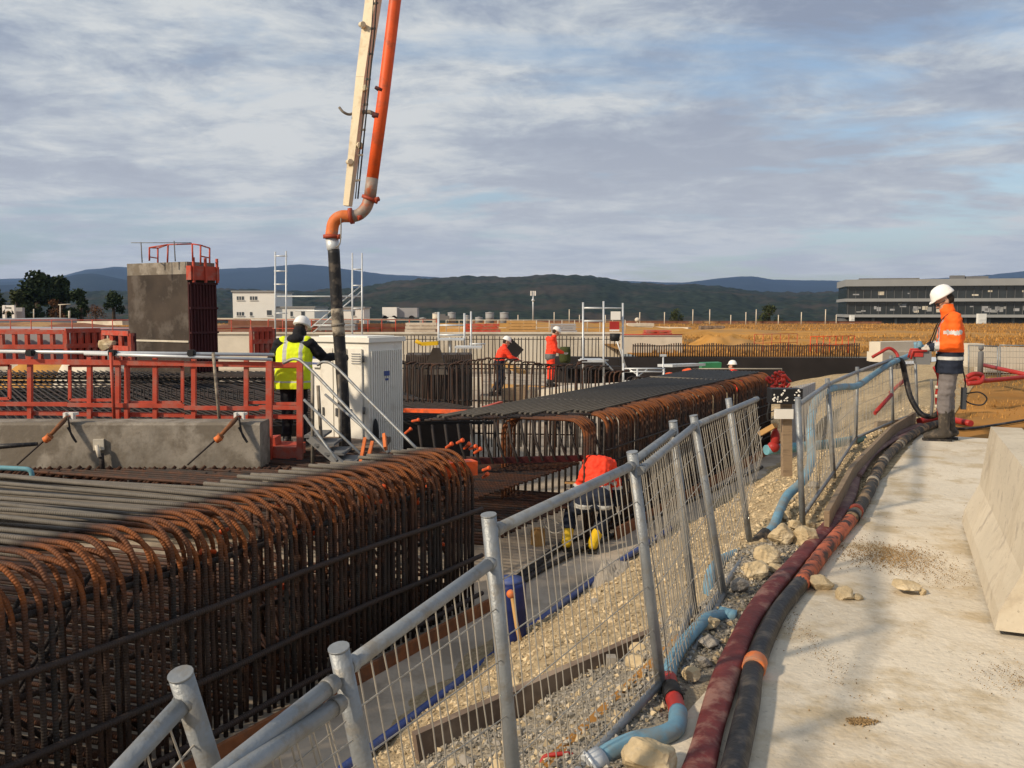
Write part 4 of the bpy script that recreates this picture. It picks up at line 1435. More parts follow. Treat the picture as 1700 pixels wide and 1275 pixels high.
# --- the man with the remote control
def c_jk1(c):                           # orange above, navy below, grey bands round waist and sleeves
    arm = abs(c.x) > .17
    if .955 < c.z < 1.0: return 2
    if c.z < 1.02: return 1
    if c.y > .185: return 1
    if c.y > .14 and c.z < 1.20: return 2
    if c.z < 1.05 and c.y < .17: return 1
    if arm and 1.25 < c.z < 1.30: return 2
    if not arm and c.y > .02 and .06 < abs(c.x) < .115 and 1.1 < c.z < 1.42: return 2
    return 0


W1 = Vector((5.13, 10.58, .02))
w1 = person('person in white helmet and orange navy jacket standing on the path with a remote', W1, R(70),
            std(head=(0, .085, 1.645), neck=(0, .02, 1.49), chest=(0, 0, 1.30), elL=(-.245, -.03, 1.15), elR=(.245, -.03, 1.15), wrL=(-.17, .215, 1.10), wrR=(.17, .215, 1.10),
                anL=(-.09, .04, .10), anR=(.10, -.05, .10), toeL=(-.10, .215, .055), toeR=(.12, .115, .055), knL=(-.09, .05, .5), knR=(.1, .0, .5)),
            dict(trousers='trouser_grey', boots='boot_dark', jacket=['hivis_orange', 'navy', 'reflective'], jclass=c_jk1, gloves='glove', hem=.16, hemz=.80, cuff=.27, boot=.25, collar=.45),
            head_pitch=R(31), head_yaw=R(8),
            handspec={'L': ((.25, .85, -.45), (.2, -.35, -.9), .55, (.9, -.1, .3)), 'R': ((-.25, .85, -.45), (-.2, -.35, -.9), .55, (-.9, -.1, .3))})
gl = MB()
Hm = Matrix.Rotation(R(8), 3, 'Z') @ Matrix.Rotation(-R(31), 3, 'X')
for s in (-1, 1):
    gl.sphere(Vector((0, .085, 1.645)) + Hm @ Vector((s * .033, .090, -.004)), (.03, .012, .02), 10, 6, Hm)
    gl.limb(Vector((0, .085, 1.645)) + Hm @ Vector((s * .06, .08, .0)), Vector((0, .085, 1.645)) + Hm @ Vector((s * .084, -.01, .0)), .004, .004, 6)
o = gl.build('sunglasses', 'black', None, origin=(0, 0, 0)); o.parent = w1
# remote box hung from his neck
Mw = Matrix.Translation(W1) @ Matrix.Rotation(R(70), 4, 'Z')
lw = lambda x, y, z: Mw @ Vector((x, y, z))
root = thing('remote_control', lw(0, .33, .93), 'red and grey remote control box on a neck strap held by the standing worker', 'remote control')
m = MB(); m.beam(lw(-.19, .295, .99), lw(.19, .295, .99), .17, .13, h2=.13); m.beam(lw(-.20, .295, .925), lw(.20, .295, .925), .15, .05); m.build('case', 'grey_dark', root)
m = MB(); m.beam(lw(-.2, .36, 1.02), lw(.2, .36, 1.02), .12, .06); m.tube([lw(-.21, .26, 1.06), lw(-.21, .41, 1.06), lw(-.21, .43, .96)], .014, 8); m.tube([lw(.21, .26, 1.06), lw(.21, .41, 1.06), lw(.21, .43, .96)], .014, 8); m.build('top_guard', 'red_hose', root)
for x in (-.09, .0, .09):
    m = MB(); m.tube([lw(x, .32, 1.05), lw(x, .325, 1.09)], [.008, .012], 8); m.build('joystick', 'black', root)
m = MB()
for s in (-1, 1):
    m.tube(curve([lw(s * .17, .25, 1.03), lw(s * .13, .19, 1.2), lw(s * .10, .12, 1.40), lw(s * .085, .02, 1.50), lw(s * .03, -.09, 1.51)], 5), .012, 6, flat=.5)
m.build('strap', 'black', root)
# tool and lanyard hanging behind him
root = thing('cable_lead', lw(.1, -.2, .4), 'thin black lead looping behind the knees of the standing worker', 'cable')
m = MB(); m.tube(curve([lw(.12, -.13, .92), lw(.14, -.19, .7), lw(.12, -.2, .47), lw(.1, -.36, .42), lw(.1, -.42, .5), lw(.1, -.34, .57), lw(.12, -.2, .55)], 6), .009, 6); m.build('lead', 'black', root)
m = MB(); m.beam(lw(.13, -.18, .36), lw(.13, -.18, .62), .05, .05, up=(0, 1, 0)); m.build('plug_box', 'grey_dark', root)

# --- the man in the yellow vest
def c_v(c):
    if 1.115 < c.z < 1.165: return 1
    if .885 < c.z < .905 and c.y < .05: return 1
    if 1.165 < c.z and .085 < abs(c.x - .02) < .135 and c.y < .1: return 1
    return 0


P2 = Vector((-2.98, 12.3, -.31))
w2 = person('person in yellow vest and black coat seen from behind, steadying the concrete hose', P2, R(-3),
            std(chest=(.0, .05, 1.27), neck=(.03, .1, 1.46), head=(.075, .17, 1.60), shL=(-.2, .05, 1.395), shR=(.215, .06, 1.40), elL=(-.335, .12, 1.17), wrL=(-.24, .33, 1.20), elR=(.385, .16, 1.20), wrR=(.50, .32, 1.215)),
            dict(trousers='jacket_black', boots='rubber', jacket='jacket_black', vest=['hivis_yellow', 'reflective'], vclass=c_v, gloves='black', cuff=.08, boot=.16, collar=.75, hem=.05, slim=1.1),
            head_pitch=R(22), head_yaw=R(-22), handspec={'R': ((.95, .3, -.05), (0, .6, -.3), .5, (0, .3, .95))})
m = MB(); m.sphere(Vector((.06, .115, 1.545)), (.098, .105, .115), 12, 10); m.sphere(Vector((.03, .03, 1.47)), (.13, .10, .07), 12, 8)
o = fuse('hood', m, .012, 'jacket_black', w2)
# --- the crouching man
def c_j3(c):
    if abs(c.x - .04) < .24 and c.y < .30 and c.z < .70: return 1
    if abs(c.x - .04) < .21 and c.y < .30 and .70 <= c.z < .755: return 2
    if abs(c.x) > .2 and c.z < .66: return 1
    if abs(c.x) > .2 and .66 <= c.z < .69: return 2
    return 0


def c_t3(c):
    return 1 if (.50 < c.z < .555 and c.y < .02) else 0


P3 = Vector((.93, 10.15, PIT))
w3 = person('person in red orange jacket and yellow boots bending down between the rebar cages', P3, R(-8),
            dict(pelvis=(.02, 0, .58), chest=(.05, .22, .98), neck=(.05, .42, .98), head=(.04, .54, .86), shL=(-.06, .33, .97), shR=(.16, .33, .95), elL=(-.15, .42, .72), wrL=(-.24, .52, .62), elR=(.24, .37, .68), wrR=(.26, .44, .46),
                 hipL=(-.08, 0, .56), hipR=(.11, 0, .56), knL=(-.27, .22, .42), knR=(.13, .26, .40), anL=(-.30, -.02, .11), anR=(.0, -.06, .11), toeL=(-.33, .14, .06), toeR=(.01, .10, .06)),
            dict(trousers=['navy', 'reflective'], tclass=c_t3, boots='boot_yellow', jacket=['hivis_red', 'navy', 'reflective'], jclass=c_j3, gloves='glove', cuff=.18, boot=.24, collar=.3, hem=.02, slim=.68, wrinkle=.022),
            head_pitch=R(85))
m = MB(); m.beam(V(938, 801, 10.75), V(984, 802, 10.7), .09, .018); tag(m.build('plank', 'wood_new'), 'short pale plank end beside the left hand of the bending worker', 'plank')
# --- the two in the distance
def c_j4(c):
    return 1 if c.z < 1.06 else 0


P4 = Vector((-.40, 27.0, -1.0))
w4 = person('person in orange jacket and navy trousers leaning right behind the hooked bars', P4, R(-78),
            std(chest=(0, .10, 1.28), neck=(0, .17, 1.46), head=(0, .24, 1.60), shL=(-.18, .15, 1.40), shR=(.18, .15, 1.40), elL=(-.22, .32, 1.16), elR=(.22, .32, 1.16), wrL=(-.16, .56, 1.06), wrR=(.16, .56, 1.06), knL=(-.1, .16, .52), anL=(-.1, .02, .1), toeL=(-.1, .2, .055), anR=(.1, -.22, .1), toeR=(.1, -.05, .055)),
            dict(trousers='navy', boots='rubber', jacket=['hivis_red', 'navy'], jclass=c_j4, gloves='glove'), head_pitch=R(25))
P5 = Vector((1.15, 27.0, -.74))
w5 = person('person in orange jacket and red trousers standing with bent head left of the scaffold', P5, R(-75),
            std(chest=(0, .05, 1.30), neck=(0, .10, 1.48), head=(0, .17, 1.63), elR=(.23, .10, 1.12), wrR=(.16, .34, 1.02), elL=(-.23, .12, 1.12), wrL=(-.14, .36, 1.02)),
            dict(trousers='hivis_red', boots='rubber', jacket=['hivis_red', 'grey_dark'], jclass=lambda c: 1 if c.z < 1.0 else 0, gloves='glove'), head_pitch=R(35))
m = MB(); m.box((1.3, 27.1, (PIT - .74) / 2 - .004), (1.6, 1.2, -.74 - PIT - .008)); m.box((-.3, 27.1, (PIT - 1.0) / 2 - .004), (1.3, 1.2, -1.0 - PIT - .008))
tag(m.build('platform', 'concrete_grey'), 'low stepped concrete plinth under the two distant workers', 'plinth')
P6 = Vector((7.02, 27.8, -1.2))
w6 = person('person with only a white helmet and face showing over the far cage top', P6, R(60),
            dict(pelvis=(0, 0, .42), chest=(0, .14, .70), neck=(0, .2, .88), head=(0, .24, 1.03), shL=(-.18, .18, .83), shR=(.18, .18, .83), elL=(-.24, .30, .6), elR=(.24, .30, .6), wrL=(-.2, .46, .45), wrR=(.2, .46, .45),
                 hipL=(-.09, 0, .40), hipR=(.09, 0, .40), knL=(-.15, .38, .42), knR=(.15, .38, .42), anL=(-.14, .12, .1), anR=(.14, .12, .1), toeL=(-.15, .3, .055), toeR=(.15, .3, .055)),
            dict(trousers='navy', boots='rubber', jacket='hivis_red', gloves='glove'))

# ================================================================== CONCRETE PUMP BOOM
D = 12.15
root = thing('pump_boom', V(580, 350, D), 'cream boom tip with orange delivery pipe and black hose hanging into the pit', 'concrete pump')
m = MB()
c = [V(577, 342, D - .02), V(602, 130, D), V(620, 0, D + .05), V(648, -230, D + .2)]
for a, b, w0, w1_ in ((c[0], c[1], .085, .125), (c[1], c[2], .125, .15), (c[2], c[3], .15, .19)):
    m.beam(a, b, w0, w0 * 1.15, up=(.35, 1, 0), w2=w1_, h2=w1_ * 1.15)
m.build('boom_arm', 'cream', root)
m = MB(); m.tube([V(688, -240, D - .02), V(656, 0, D - .1), V(636, 165, D - .13), V(616, 312, D - .15)], .079, 18); m.build('delivery_pipe', 'orange_paint', root)
m = MB()
for p_, q_ in (((633, 148), (631, 152)), ((629, 190), (627, 197))):
    m = MB(); m.tube([V(*p_, D - .13), V(*q_, D - .13)], .083, 18); m.build('pipe_band', 'red_dark', root)
m = MB(); m.tube([V(618, 296, D - .15), V(614, 328, D - .15)], .081, 18); m.build('worn_pipe_end', 'elbow_grey', root)
m = MB(); m.tube(curve([V(614, 326, D - .15), V(608, 344, D - .16), V(596, 356, D - .17), V(582, 360, D - .18)], 6), .078, 18); m.build('grey_elbow', 'elbow_grey', root)
m = MB(); m.tube(curve([V(582, 359, D - .18), V(565, 360, D - .18), V(554, 370, D - .18), V(550, 392, D - .18)], 6), .080, 18); m.build('orange_elbow', 'orange_elbow', root)
for p_, q_, rr_ in (((615, 328), (613, 333), .112), ((586, 358), (580, 359), .105), ((551, 390), (551, 396), .115)):
    m = MB(); m.tube([V(*p_, D - .15 if p_[0] > 600 else D - .18), V(*q_, D - .15 if p_[0] > 600 else D - .18)], rr_, 18)
    m.tube([V(p_[0] + 8, p_[1] + 4, D - .25), V(p_[0] + 14, p_[1] + 2, D - .22)], .03, 8)
    m.build('pipe_clamp', 'clamp_red', root)
m = MB(); m.tube([V(551, 396, D - .18), V(553, 412, D - .18), V(554, 417, D - .18)], [.085, .085, .07], 18); m.build('steel_sleeve', 'alu', root)
hose = curve([V(554, 414, D - .18), V(557, 470, D - .18), V(560, 520, D - .18), V(566, 600, D - .18), V(571, 680, D - .18), V(576, 790, D - .15)], 8)
m = MB(); m.tube(hose, .079, 18); m.build('end_hose', 'rubber', root)
i0 = min(range(len(hose)), key=lambda i: abs(hose[i].z - V(560, 512, D).z)); i1 = min(range(len(hose)), key=lambda i: abs(hose[i].z - V(562, 560, D).z))
m = MB(); m.tube(hose[i0:i1 + 1], .0815, 18); m.build('hose_patch', 'hose_worn', root)
m = MB(); m.tube([V(561, 537, D - .18), V(561.5, 541, D - .18)], .092, 18); m.build('hose_strap', 'concrete_grey', root)
m = MB()
m.tube([V(594, 186, D), V(614, 186, D - .02), V(626, 192, D - .10)], .028, 8)
m.tube(curve([V(590, 186, D), V(580, 190, D - .05), V(570, 186, D - .1), V(563, 178, D - .1)], 5), .018, 8)
m.build('pipe_bracket', 'concrete_grey', root)
m = MB(); m.tube([V(594, 330, D - .1), V(607, 200, D - .13), V(621, 60, D - .14), V(640, -200, D - .1)], .010, 6); m.tube([V(590, 330, D - .1), V(602, 200, D - .13), V(616, 60, D - .14), V(634, -200, D - .1)], .007, 6); m.build('hydraulic_line', 'black', root)
for k in range(9):
    y = 300 - 42 * k; x = lerp(594.5, 631, k / 8 * .93)
    m = MB(); m.beam(V(x - 5, y, D - .12), V(x + 4, y - 1, D - .12), .02, .025); m.build('line_clip', 'concrete_grey', root)
for (x, y) in ((603, 40), (606, 145), (598, 240), (582, 268)):
    m = MB(); m.tube([V(x, y, D - .12), V(x - 4 if x != 606 else x + 2, y + 1, D - .02)], .035, 10); m.tube([V(x - 1, y, D - .1), V(x, y + 6, D - .05)], .03, 8); m.build('pipe_lug', 'cream', root)
m = MB(); m.tube(curve([V(566, 362, D - .25), V(566, 385, D - .26), V(564, 405, D - .26), V(556, 412, D - .24)], 4), .008, 6); m.build('safety_sling', 'concrete_grey', root)

# ================================================================== WHITE CABIN
Cc = V(612, 570, 13.0); Cc.z = PIT
root = thing('cabin', Cc, 'tall white ribbed metal cabin standing in the pit behind the hanging hose', 'cabin')
top = EYE - 52 * 13 / 1500
FL_, SD = -N, U                        # along the front to the left, along the side to the back
Wf, Ws = 1.12, .84
c0 = Cc
m = MB()
ctr = c0 + FL_ * Wf / 2 + SD * Ws / 2
rzc = math.atan2(N.y, N.x)
m.box((ctr.x, ctr.y, (PIT + top) / 2), (Wf - .03, Ws - .03, top - PIT), rzc)
nrib = 15
for k in range(nrib):                  # ribs of the shaded side
    p_ = c0 + SD * (.06 + (Ws - .12) * k / (nrib - 1)) - FL_ * .0
    m.box((p_.x, p_.y, (PIT + top - .12) / 2), (.022, .022, top - .16 - PIT), rzc)
m.build('body', 'grey_cab' if False else 'white_paint', root)
m = MB(); m.box((ctr.x, ctr.y, top + .02), (Wf + .05, Ws + .05, .07), rzc); m.box((ctr.x, ctr.y, top + .062), (Wf - .2, Ws - .2, .02), rzc); m.build('roof', 'white_paint', root)
for k, (u0, u1) in enumerate(((.03, .28), (.31, .55), (.57, .80))):
    m = MB()
    p_ = c0 + FL_ * (Wf * (.08 + .9 * (u0 + u1) / 2)) - SD * .008
    m.box((p_.x, p_.y, (PIT + top) / 2 + .12), (Wf * .9 * (u1 - u0), .022, (top - PIT) * .80), rzc)
    d_ = m.build('door', 'white_paint', root)
    m = MB(); q_ = c0 + FL_ * (Wf * (.08 + .9 * u1) - .05) - SD * .03
    m.box((q_.x, q_.y, .05), (.02, .03, .12), rzc); m.build('handle', 'grey_dark', d_)
for z in (-.75, .1, .85):
    m = MB(); p_ = c0 + FL_ * .085 - SD * .02; m.tube([(p_.x, p_.y, z - .05), (p_.x, p_.y, z + .05)], .018, 8); m.build('hinge', 'grey_dark', root)
m = MB(); p_ = c0 + FL_ * .22 - SD * .025
for k in range(5): m.box((p_.x, p_.y, .92 - .035 * k), (.16, .015, .012), rzc)
m.build('vent', 'grey_cab', root)
m = MB(); p_ = c0 + FL_ * .98 - SD * .03; m.box((p_.x, p_.y, .82), (.17, .012, .24), rzc); o = m.build('notice', 'white_wall', root)
m2 = MB(); p_ = c0 + FL_ * .98 - SD * .038; m2.box((p_.x, p_.y, .87), (.10, .006, .08), rzc); m2.box((p_.x, p_.y, .76), (.12, .006, .03), rzc); m2.build('notice_print', 'pipe_blue', o)
m = MB(); p_ = c0 + SD * .40 + N * .014; m.box((p_.x, p_.y, .62), (.008, .13, .07), rzc); m.box((p_.x, p_.y, .53), (.008, .07, .03), rzc); m.build('blue_label', 'pipe_blue', root)
m = MB(); p_ = c0 + SD * .10 + N * .03; m.sphere((p_.x, p_.y, -.28), (.05, .09, .26), 10, 10); m.build('black_bag', 'black', root)

# ================================================================== RED GUARDRAIL AND CONCRETE BEAM
DR = 12.0
def rp(px, py, dd=0.0): return V(px, py, DR + dd)


def red_panel(label, x0, x1, ytop, ybot, inner, posts, ymid, dd=0.0, pw=.055):
    root = thing('guardrail', rp((x0 + x1) / 2, ybot + 25, dd), label, 'guardrail', 'red guardrail panels')
    for x in posts:
        m = MB(); m.beam(rp(x, ytop - 4, dd), rp(x, ybot + 32, dd), pw, .06, up=(0, 1, 0)); m.build('post', 'red_steel', root)
    m = MB(); m.beam(rp(x0, ytop + 4, dd - .045), rp(x1, ytop + 5, dd - .045), .03, .07); m.build('top_rail', 'red_steel', root)
    m = MB(); m.beam(rp(x0, ymid, dd - .045), rp(x1, ymid + 1, dd - .045), .03, .055); m.build('lower_rail', 'red_steel', root)
    m = MB(); m.beam(rp(x0, ymid + 15, dd + .03), rp(x1, ymid + 16, dd + .03), .025, .06); m.build('toe_board', 'red_steel', root)
    for (a, b, yt, yb) in inner:
        m = MB(); s = .038
        for x in (a, b): m.beam(rp(x, yt, dd + .02), rp(x, yb, dd + .02), s, .03, up=(0, 1, 0))
        for y in (yt, yb): m.beam(rp(a, y, dd + .02), rp(b, y, dd + .02), .03, s)
        m.build('inner_frame', 'red_steel', root)
    return root


red_panel('red guardrail panel cut by the left edge, behind the grey concrete beam', -110, 112, 596, 690, [(-90, 16, 606, 662)], (-100, 50), 670)
red_panel('red guardrail panel with a rectangular frame, second from the left edge', 112, 211, 597, 690, [(116, 196, 607, 664)], (149, 196), 672)
red_panel('red guardrail panel right of the pale leaning tube, below the brown pillar', 211, 306, 598, 690, [(213, 303, 608, 668)], (211, 258), 673)
red_panel('red guardrail panel with a wide gap, beside the man in the vest', 306, 430, 600, 690, [(408, 446, 608, 668)], (322, 409), 677)
red_panel('red guardrail end panel in front of the man in the yellow vest', 430, 500, 601, 730, [(452, 495, 609, 670)], (448, 498), 676)
m = MB()
m.tube([rp(-120, 582, -.05), rp(455, 589, -.05)], .024, 10)
tag(m.build('scaffold_tube', 'alu'), 'long pale steel tube running along the top of the red guardrail', 'tube', 'pale tubes on the guardrail')
m = MB(); m.tube([rp(140, 587, -.10), rp(452, 597, -.12)], .022, 10)
tag(m.build('scaffold_tube', 'alu'), 'second pale tube lying just under the long one on the guardrail', 'tube', 'pale tubes on the guardrail')
m = MB(); m.tube([rp(184, 585, -.14), rp(190, 705, -.14)], .022, 10)
tag(m.build('scaffold_tube', 'red_steel'), 'faded red tube leaning upright against the guardrail left of its middle', 'tube', 'leaning tubes on the guardrail')
m = MB(); m.tube([rp(354, 585, -.14), rp(365, 705, -.14)], .022, 10)
tag(m.build('scaffold_tube', 'hose_worn'), 'pale pinkish tube leaning upright against the guardrail below the right of the pillar', 'tube', 'leaning tubes on the guardrail')
for x in (50, 187, 318):
    m = MB(); p_ = rp(x, 586, -.1); m.box(p_, (.07, .09, .08)); m.tube([p_ - Vector((.05, 0, 0)), p_ + Vector((.05, 0, 0))], .035, 8)
    tag(m.build('tube_coupler', 'black'), {50: 'dark coupler on the pale tube near the left edge', 187: 'dark coupler where the faded red tube meets the guardrail', 318: 'dark coupler on the pale tube below the middle of the pillar'}[x], 'coupler', 'couplers on the pale tube')
# red end box of the walkway
root = thing('walkway_box', rp(468, 765, -.2), 'red steel box at the walkway end under the man in the vest', 'walkway')
m = MB(); m.beam(rp(436, 750, -.3), rp(500, 752, -.3), .5, .22); m.build('front_plate', 'red_steel', root)
m = MB(); m.beam(rp(434, 763, -.32), rp(504, 764, -.32), .56, .04); m.build('base_plate', 'red_steel', root)
m = MB(); m.beam(rp(434, 735, -.30), rp(462, 733, -.30), .3, .14); m.build('side_block', 'red_steel', root)
for x in (447, 498):
    m = MB(); m.beam(rp(x, 600, -.58), rp(x, 765, -.58), .075, .06, up=(0, 1, 0)); m.build('post', 'red_steel', root)
m = MB(); m.box((-4.4, 12.75, -.36), (5.2, 1.1, .08)); tag(m.build('walkway', 'wood_dark'), 'timber walkway deck behind the red guardrail', 'walkway')
m = MB()
for x in (-6.6, -5.2, -3.8, -2.2): m.box((x, 12.75, -.8), (.12, .9, .79))
tag(m.build('walkway_trestle', 'red_dark'), 'dark trestle carrying the timber walkway', 'trestle')

m = MB()
x0, x1 = V(-160, 700, 10.75).x, V(431, 706, 10.75).x
zt = V(200, 702, 10.75).z
prof = [(-.22, PIT), (-.22, zt - .03), (-.19, zt), (.19, zt), (.22, zt - .03), (.22, PIT)]
m.prism([(-a, b) for a, b in prof], Vector((x0, 10.97, 0)), Vector((x1, 10.97, 0)))
wall = m.build('concrete_wall', 'concrete_grey'); tag(wall, 'stained grey concrete wall in front of the red guardrail', 'wall')
m = MB()
for k in range(75):                    # leaning bars against its foot
    x = lerp(x0, x1 + .15, k / 74)
    m.tube([Vector((x - .20, 10.35, -.75)), Vector((x + .22, 10.70, -.33 + .02 * math.sin(k * 3)))], .021, 6, rust=[.4, .3])
m.beam(Vector((x0, 10.715, -.58)), Vector((x1, 10.715, -.58)), .03, .46)
tag(m.build('leaning_bars', 'rebar'), 'row of short dark bars leaning against the foot of the grey concrete wall', 'rebar')
for k, (px, lab) in enumerate(((112, 'rusty chain tie with white bracket on the wall top, left one'), (395, 'rusty chain tie with white bracket on the wall top, right one near the wall end'))):
    a = V(px, 692, 10.72); b = V(px - 28, 722, 10.5); c_ = V(px - 84, 772, 10.3)
    root = thing('chain_tie', a, lab, 'chain tie', 'chain ties on the grey wall')
    m = MB(); m.box(a + Vector((.02, .06, .03)), (.13, .10, .03)); m.box(a + Vector((-.03, .02, .0)), (.03, .08, .10)); m.box(a + Vector((.06, .02, .01)), (.025, .07, .08)); m.build('bracket', 'white_paint', root)
    m = MB(); m.tube([a, a.lerp(b, .3), b], [.022, .03, .022], 8); m.tube([b, b + Vector((-.03, -.03, -.05))], .045, 8); m.build('turnbuckle', 'rustboard', root)
    m = MB(); m.tube([b + Vector((.01, -.04, -.02)), b + Vector((-.05, -.05, -.06))], .04, 8); m.build('hook', 'yellow' if False else 'orange_elbow', root)
    m = MB(); m.tube([b, c_], .011, 6); m.build('tie_rod', 'rebar_dark', root)
    m = MB(); m.tube(curve([a + Vector((.02, -.03, 0)), a + Vector((.06, -.05, -.2)), a + Vector((.12, -.05, -.3)), a + Vector((.02, -.05, -.12))], 6), .012, 6); m.build('chain', 'rebar_dark', root)
root = thing('wall_anchor', V(167, 762, 10.7), 'small pale anchor plate fixed to the face of the grey concrete wall', 'anchor')
m = MB(); c_ = V(164, 738, 10.72); m.box(c_, (.12, .05, .13), .2); m.tube([c_ + Vector((.0, -.06, .0)), c_ + Vector((.04, -.08, -.14))], .025, 8); m.build('plate', 'concrete_pale', root)
m = MB(); m.tube([c_ + Vector((.05, -.05, -.1)), c_ + Vector((.06, -.06, -.3))], .03, 8); m.build('anchor_stub', 'rebar_dark', root)
m = MB(); m.tube(curve([V(-40, 775, 8.2), V(30, 778, 8.2), V(48, 780, 8.2), V(53, 788, 8.2), V(53, 806, 8.2)], 4), .022, 10)
tag(m.build('bent_pipe', 'teal'), 'thin green pipe bent down at its end beside the grey wall, at the left edge', 'pipe')
m = MB(); m.tube([V(-40, 744, 9.6), V(62, 737, 9.6)], [.035, .02], 8)
tag(m.build('rod', 'rubber'), 'dark tapered rod lying across the grey wall at the left edge', 'rod')

# ================================================================== STAIRS
root = thing('staircase', V(590, 750, 11.0), 'metal site stair with bent tube handrails descending right before the white cabin', 'stairs')
HR = [((527, 606, 11.55), (538, 601, 11.5), (556, 608, 11.4), (600, 652, 11.1), (692, 745, 10.4)), ((470, 603, 11.05), (490, 596, 11.0), (510, 608, 10.9), (560, 660, 10.6), (645, 752, 10.0))]
for pts in HR:
    m = MB(); m.tube(curve([V(*q_) for q_ in pts], 6), .019, 10); m.build('handrail', 'galv', root)
for a, b in (((540, 655, 11.4), (640, 742, 10.75)), ((505, 664, 10.9), (600, 755, 10.3)), ((505, 690, 10.9), (560, 765, 10.3))):
    m = MB(); m.tube([V(*a), V(*b)], .017, 10); m.build('midrail', 'galv', root)
for a, b in (((519, 616, 10.95), (519, 770, 10.95)), ((563, 622, 11.4), (566, 770, 11.4)), ((528, 640, 10.9), (534, 745, 10.9))):
    m = MB(); m.tube([V(*a), V(*b)], .022, 10); m.build('post', 'concrete_grey', root)
for dd in (0, .55):
    m = MB(); m.beam(V(512, 725, 11.0 + dd), V(600, 800, 10.3 + dd), .04, .10); m.build('stringer', 'grey_dark', root)
for k in range(5):
    p_ = V(512, 725, 11.0).lerp(V(600, 800, 10.3), (k + .5) / 5)
    m = MB(); m.box(p_ + Vector((0, .28, .05)), (.24, .52, .03)); m.build('tread', 'grey_dark', root)
for k in range(16):                     # rubble and ties at the stair foot
    pass
m = MB()
for (a, b) in (((598, 770), (606, 728)), ((612, 758), (618, 735)), ((640, 745), (638, 722))):
    m.beam(V(*a, 9.2), V(*b, 9.4), .03, .05, up=(0, 1, 0))
tag(m.build('formwork_clamp', 'orange_elbow'), 'orange clamp standing at the foot of the metal stair', 'clamp')
# ================================================================== PIT ITEMS
p_ = V(846, 1105, 6.95); p_.z = PIT
root = thing('blue_drum', p_, 'dark blue plastic drum standing at the foot of the bank behind the tall fence post', 'drum')
m = MB(); m.lathe([(.125, 0), (.132, .02), (.132, .19), (.137, .205), (.132, .22), (.132, .42), (.137, .435), (.132, .45), (.13, .60), (.115, .625), (.0, .628)], p_, 20); m.build('body', 'drum_blue', root)
m = MB(); m.lathe([(.10, .62), (.108, .62), (.108, .65), (.0, .655)], p_, 16); m.build('lid', 'pipe_blue', root)
root = thing('shovel', V(872, 1098, 6.6), 'wooden handled tool with a round orange grip leaning beside the blue drum', 'tool')
m = MB(); m.tube([V(850, 990, 6.75), V(858, 1040, 6.7), V(872, 1100, 6.6)], [.014, .016, .018], 8); m.build('handle', 'wood_new', root)
m = MB(); m.sphere(V(848, 986, 6.75), (.034, .03, .034), 10, 8); m.build('grip', 'orange_elbow', root)
m = MB(); m.beam(V(872, 1098, 6.6), V(876, 1120, 6.58), .12, .01); m.build('blade', 'grey_dark', root)
c = G(893, 905, PIT); m = MB(); m.box((c.x, c.y, PIT + .085), (.13, .12, .19), .4); m.box((c.x + .01, c.y + .004, PIT + .19), (.11, .10, .02), .4)
tag(m.build('wood_block', 'wood_new'), 'small pale wooden block left of the yellow boots', 'block')
c = G(1016, 1004, PIT); m = MB(); m.rock((c.x, c.y, PIT + .2), .27, 77, 4, 1.0); tag(m.build('boulder', 'stone_grey'), 'grey block of rock standing at the foot of the bank, right of the blue pipe', 'rock')
# rope loop by the worker
c = curve([V(905, 872, 10.2), V(918, 885, 10.1), V(935, 880, 10.1), V(925, 868, 10.2), V(908, 862, 10.3), V(902, 876, 10.2)], 5)
m = MB(); m.tube(c, .007, 6); tag(m.build('wire_coil', 'wire'), 'loose loop of wire beside the left yellow boot', 'wire')

# rocks along the fence
RK = [(1300, 905, .105, 'stone', 'large pale rock at the foot of the blue hose, left of its broad neighbour'), (1338, 908, .12, 'stone', 'broad pale rock beside the dark red hose, largest of the cluster under the blue hose'),
      (1276, 936, .085, 'stone', 'tan rock just right of the end fence post foot'), (1250, 962, .09, 'stone', 'tan rock half under the low fence rail, second down from the end post'),
      (1362, 984, .07, 'stone', 'squarish pale rock touching the orange wrapped hose on the path'), (1402, 1000, .065, 'stone', 'crumbled yellow lump next to the squarish rock on the path'), (1425, 1002, .03, 'stone', 'small crumb of yellow stone right of the crumbled lump'),
      (1500, 988, .085, 'stone', 'flat pale stone alone in the middle of the path'), (1082, 1290, .105, 'stone', 'pale rounded rock at the bottom edge inside the curl of the blue hose'),
      (1320, 882, .06, 'stone', 'small rock tucked behind the two big ones under the blue hose'), (1306, 866, .055, 'stone', 'uppermost small rock below the blue hose'), (1230, 985, .06, 'stone_grey', 'dull brown rock against the red hose below the fence rail'),
      (1180, 1050, .05, 'stone', 'small pale stone between the blue hose end and the red hose'), (1176, 1080, .045, 'stone_grey', 'small grey stone just below the pale one by the red hose'), (1150, 1135, .05, 'stone', 'pale stone by the red hose at the near fence post foot'),
      (1168, 1112, .035, 'stone_grey', 'dark little stone by the red hose above the fence post foot'), (1288, 955, .05, 'stone', 'rock between the tan pair and the dark red hose'), (1345, 880, .05, 'stone', 'small rock behind the broad pale rock, next to the timber upstand'), (1530, 992, .03, 'stone', 'tiny pale stone right of the flat stone on the path')]
for k, (x, y, r, mm_, lab) in enumerate(RK):
    b0 = G(x, y, .0)
    m = MB(); m.rock((b0.x, b0.y, .02 + r * .45), r, 100 + k, 4, .72 if lab[:4] != 'flat' else .35)
    tag(m.build('rock', mm_), lab, 'rock', 'rocks along the path edge')
rr = random.Random(9)
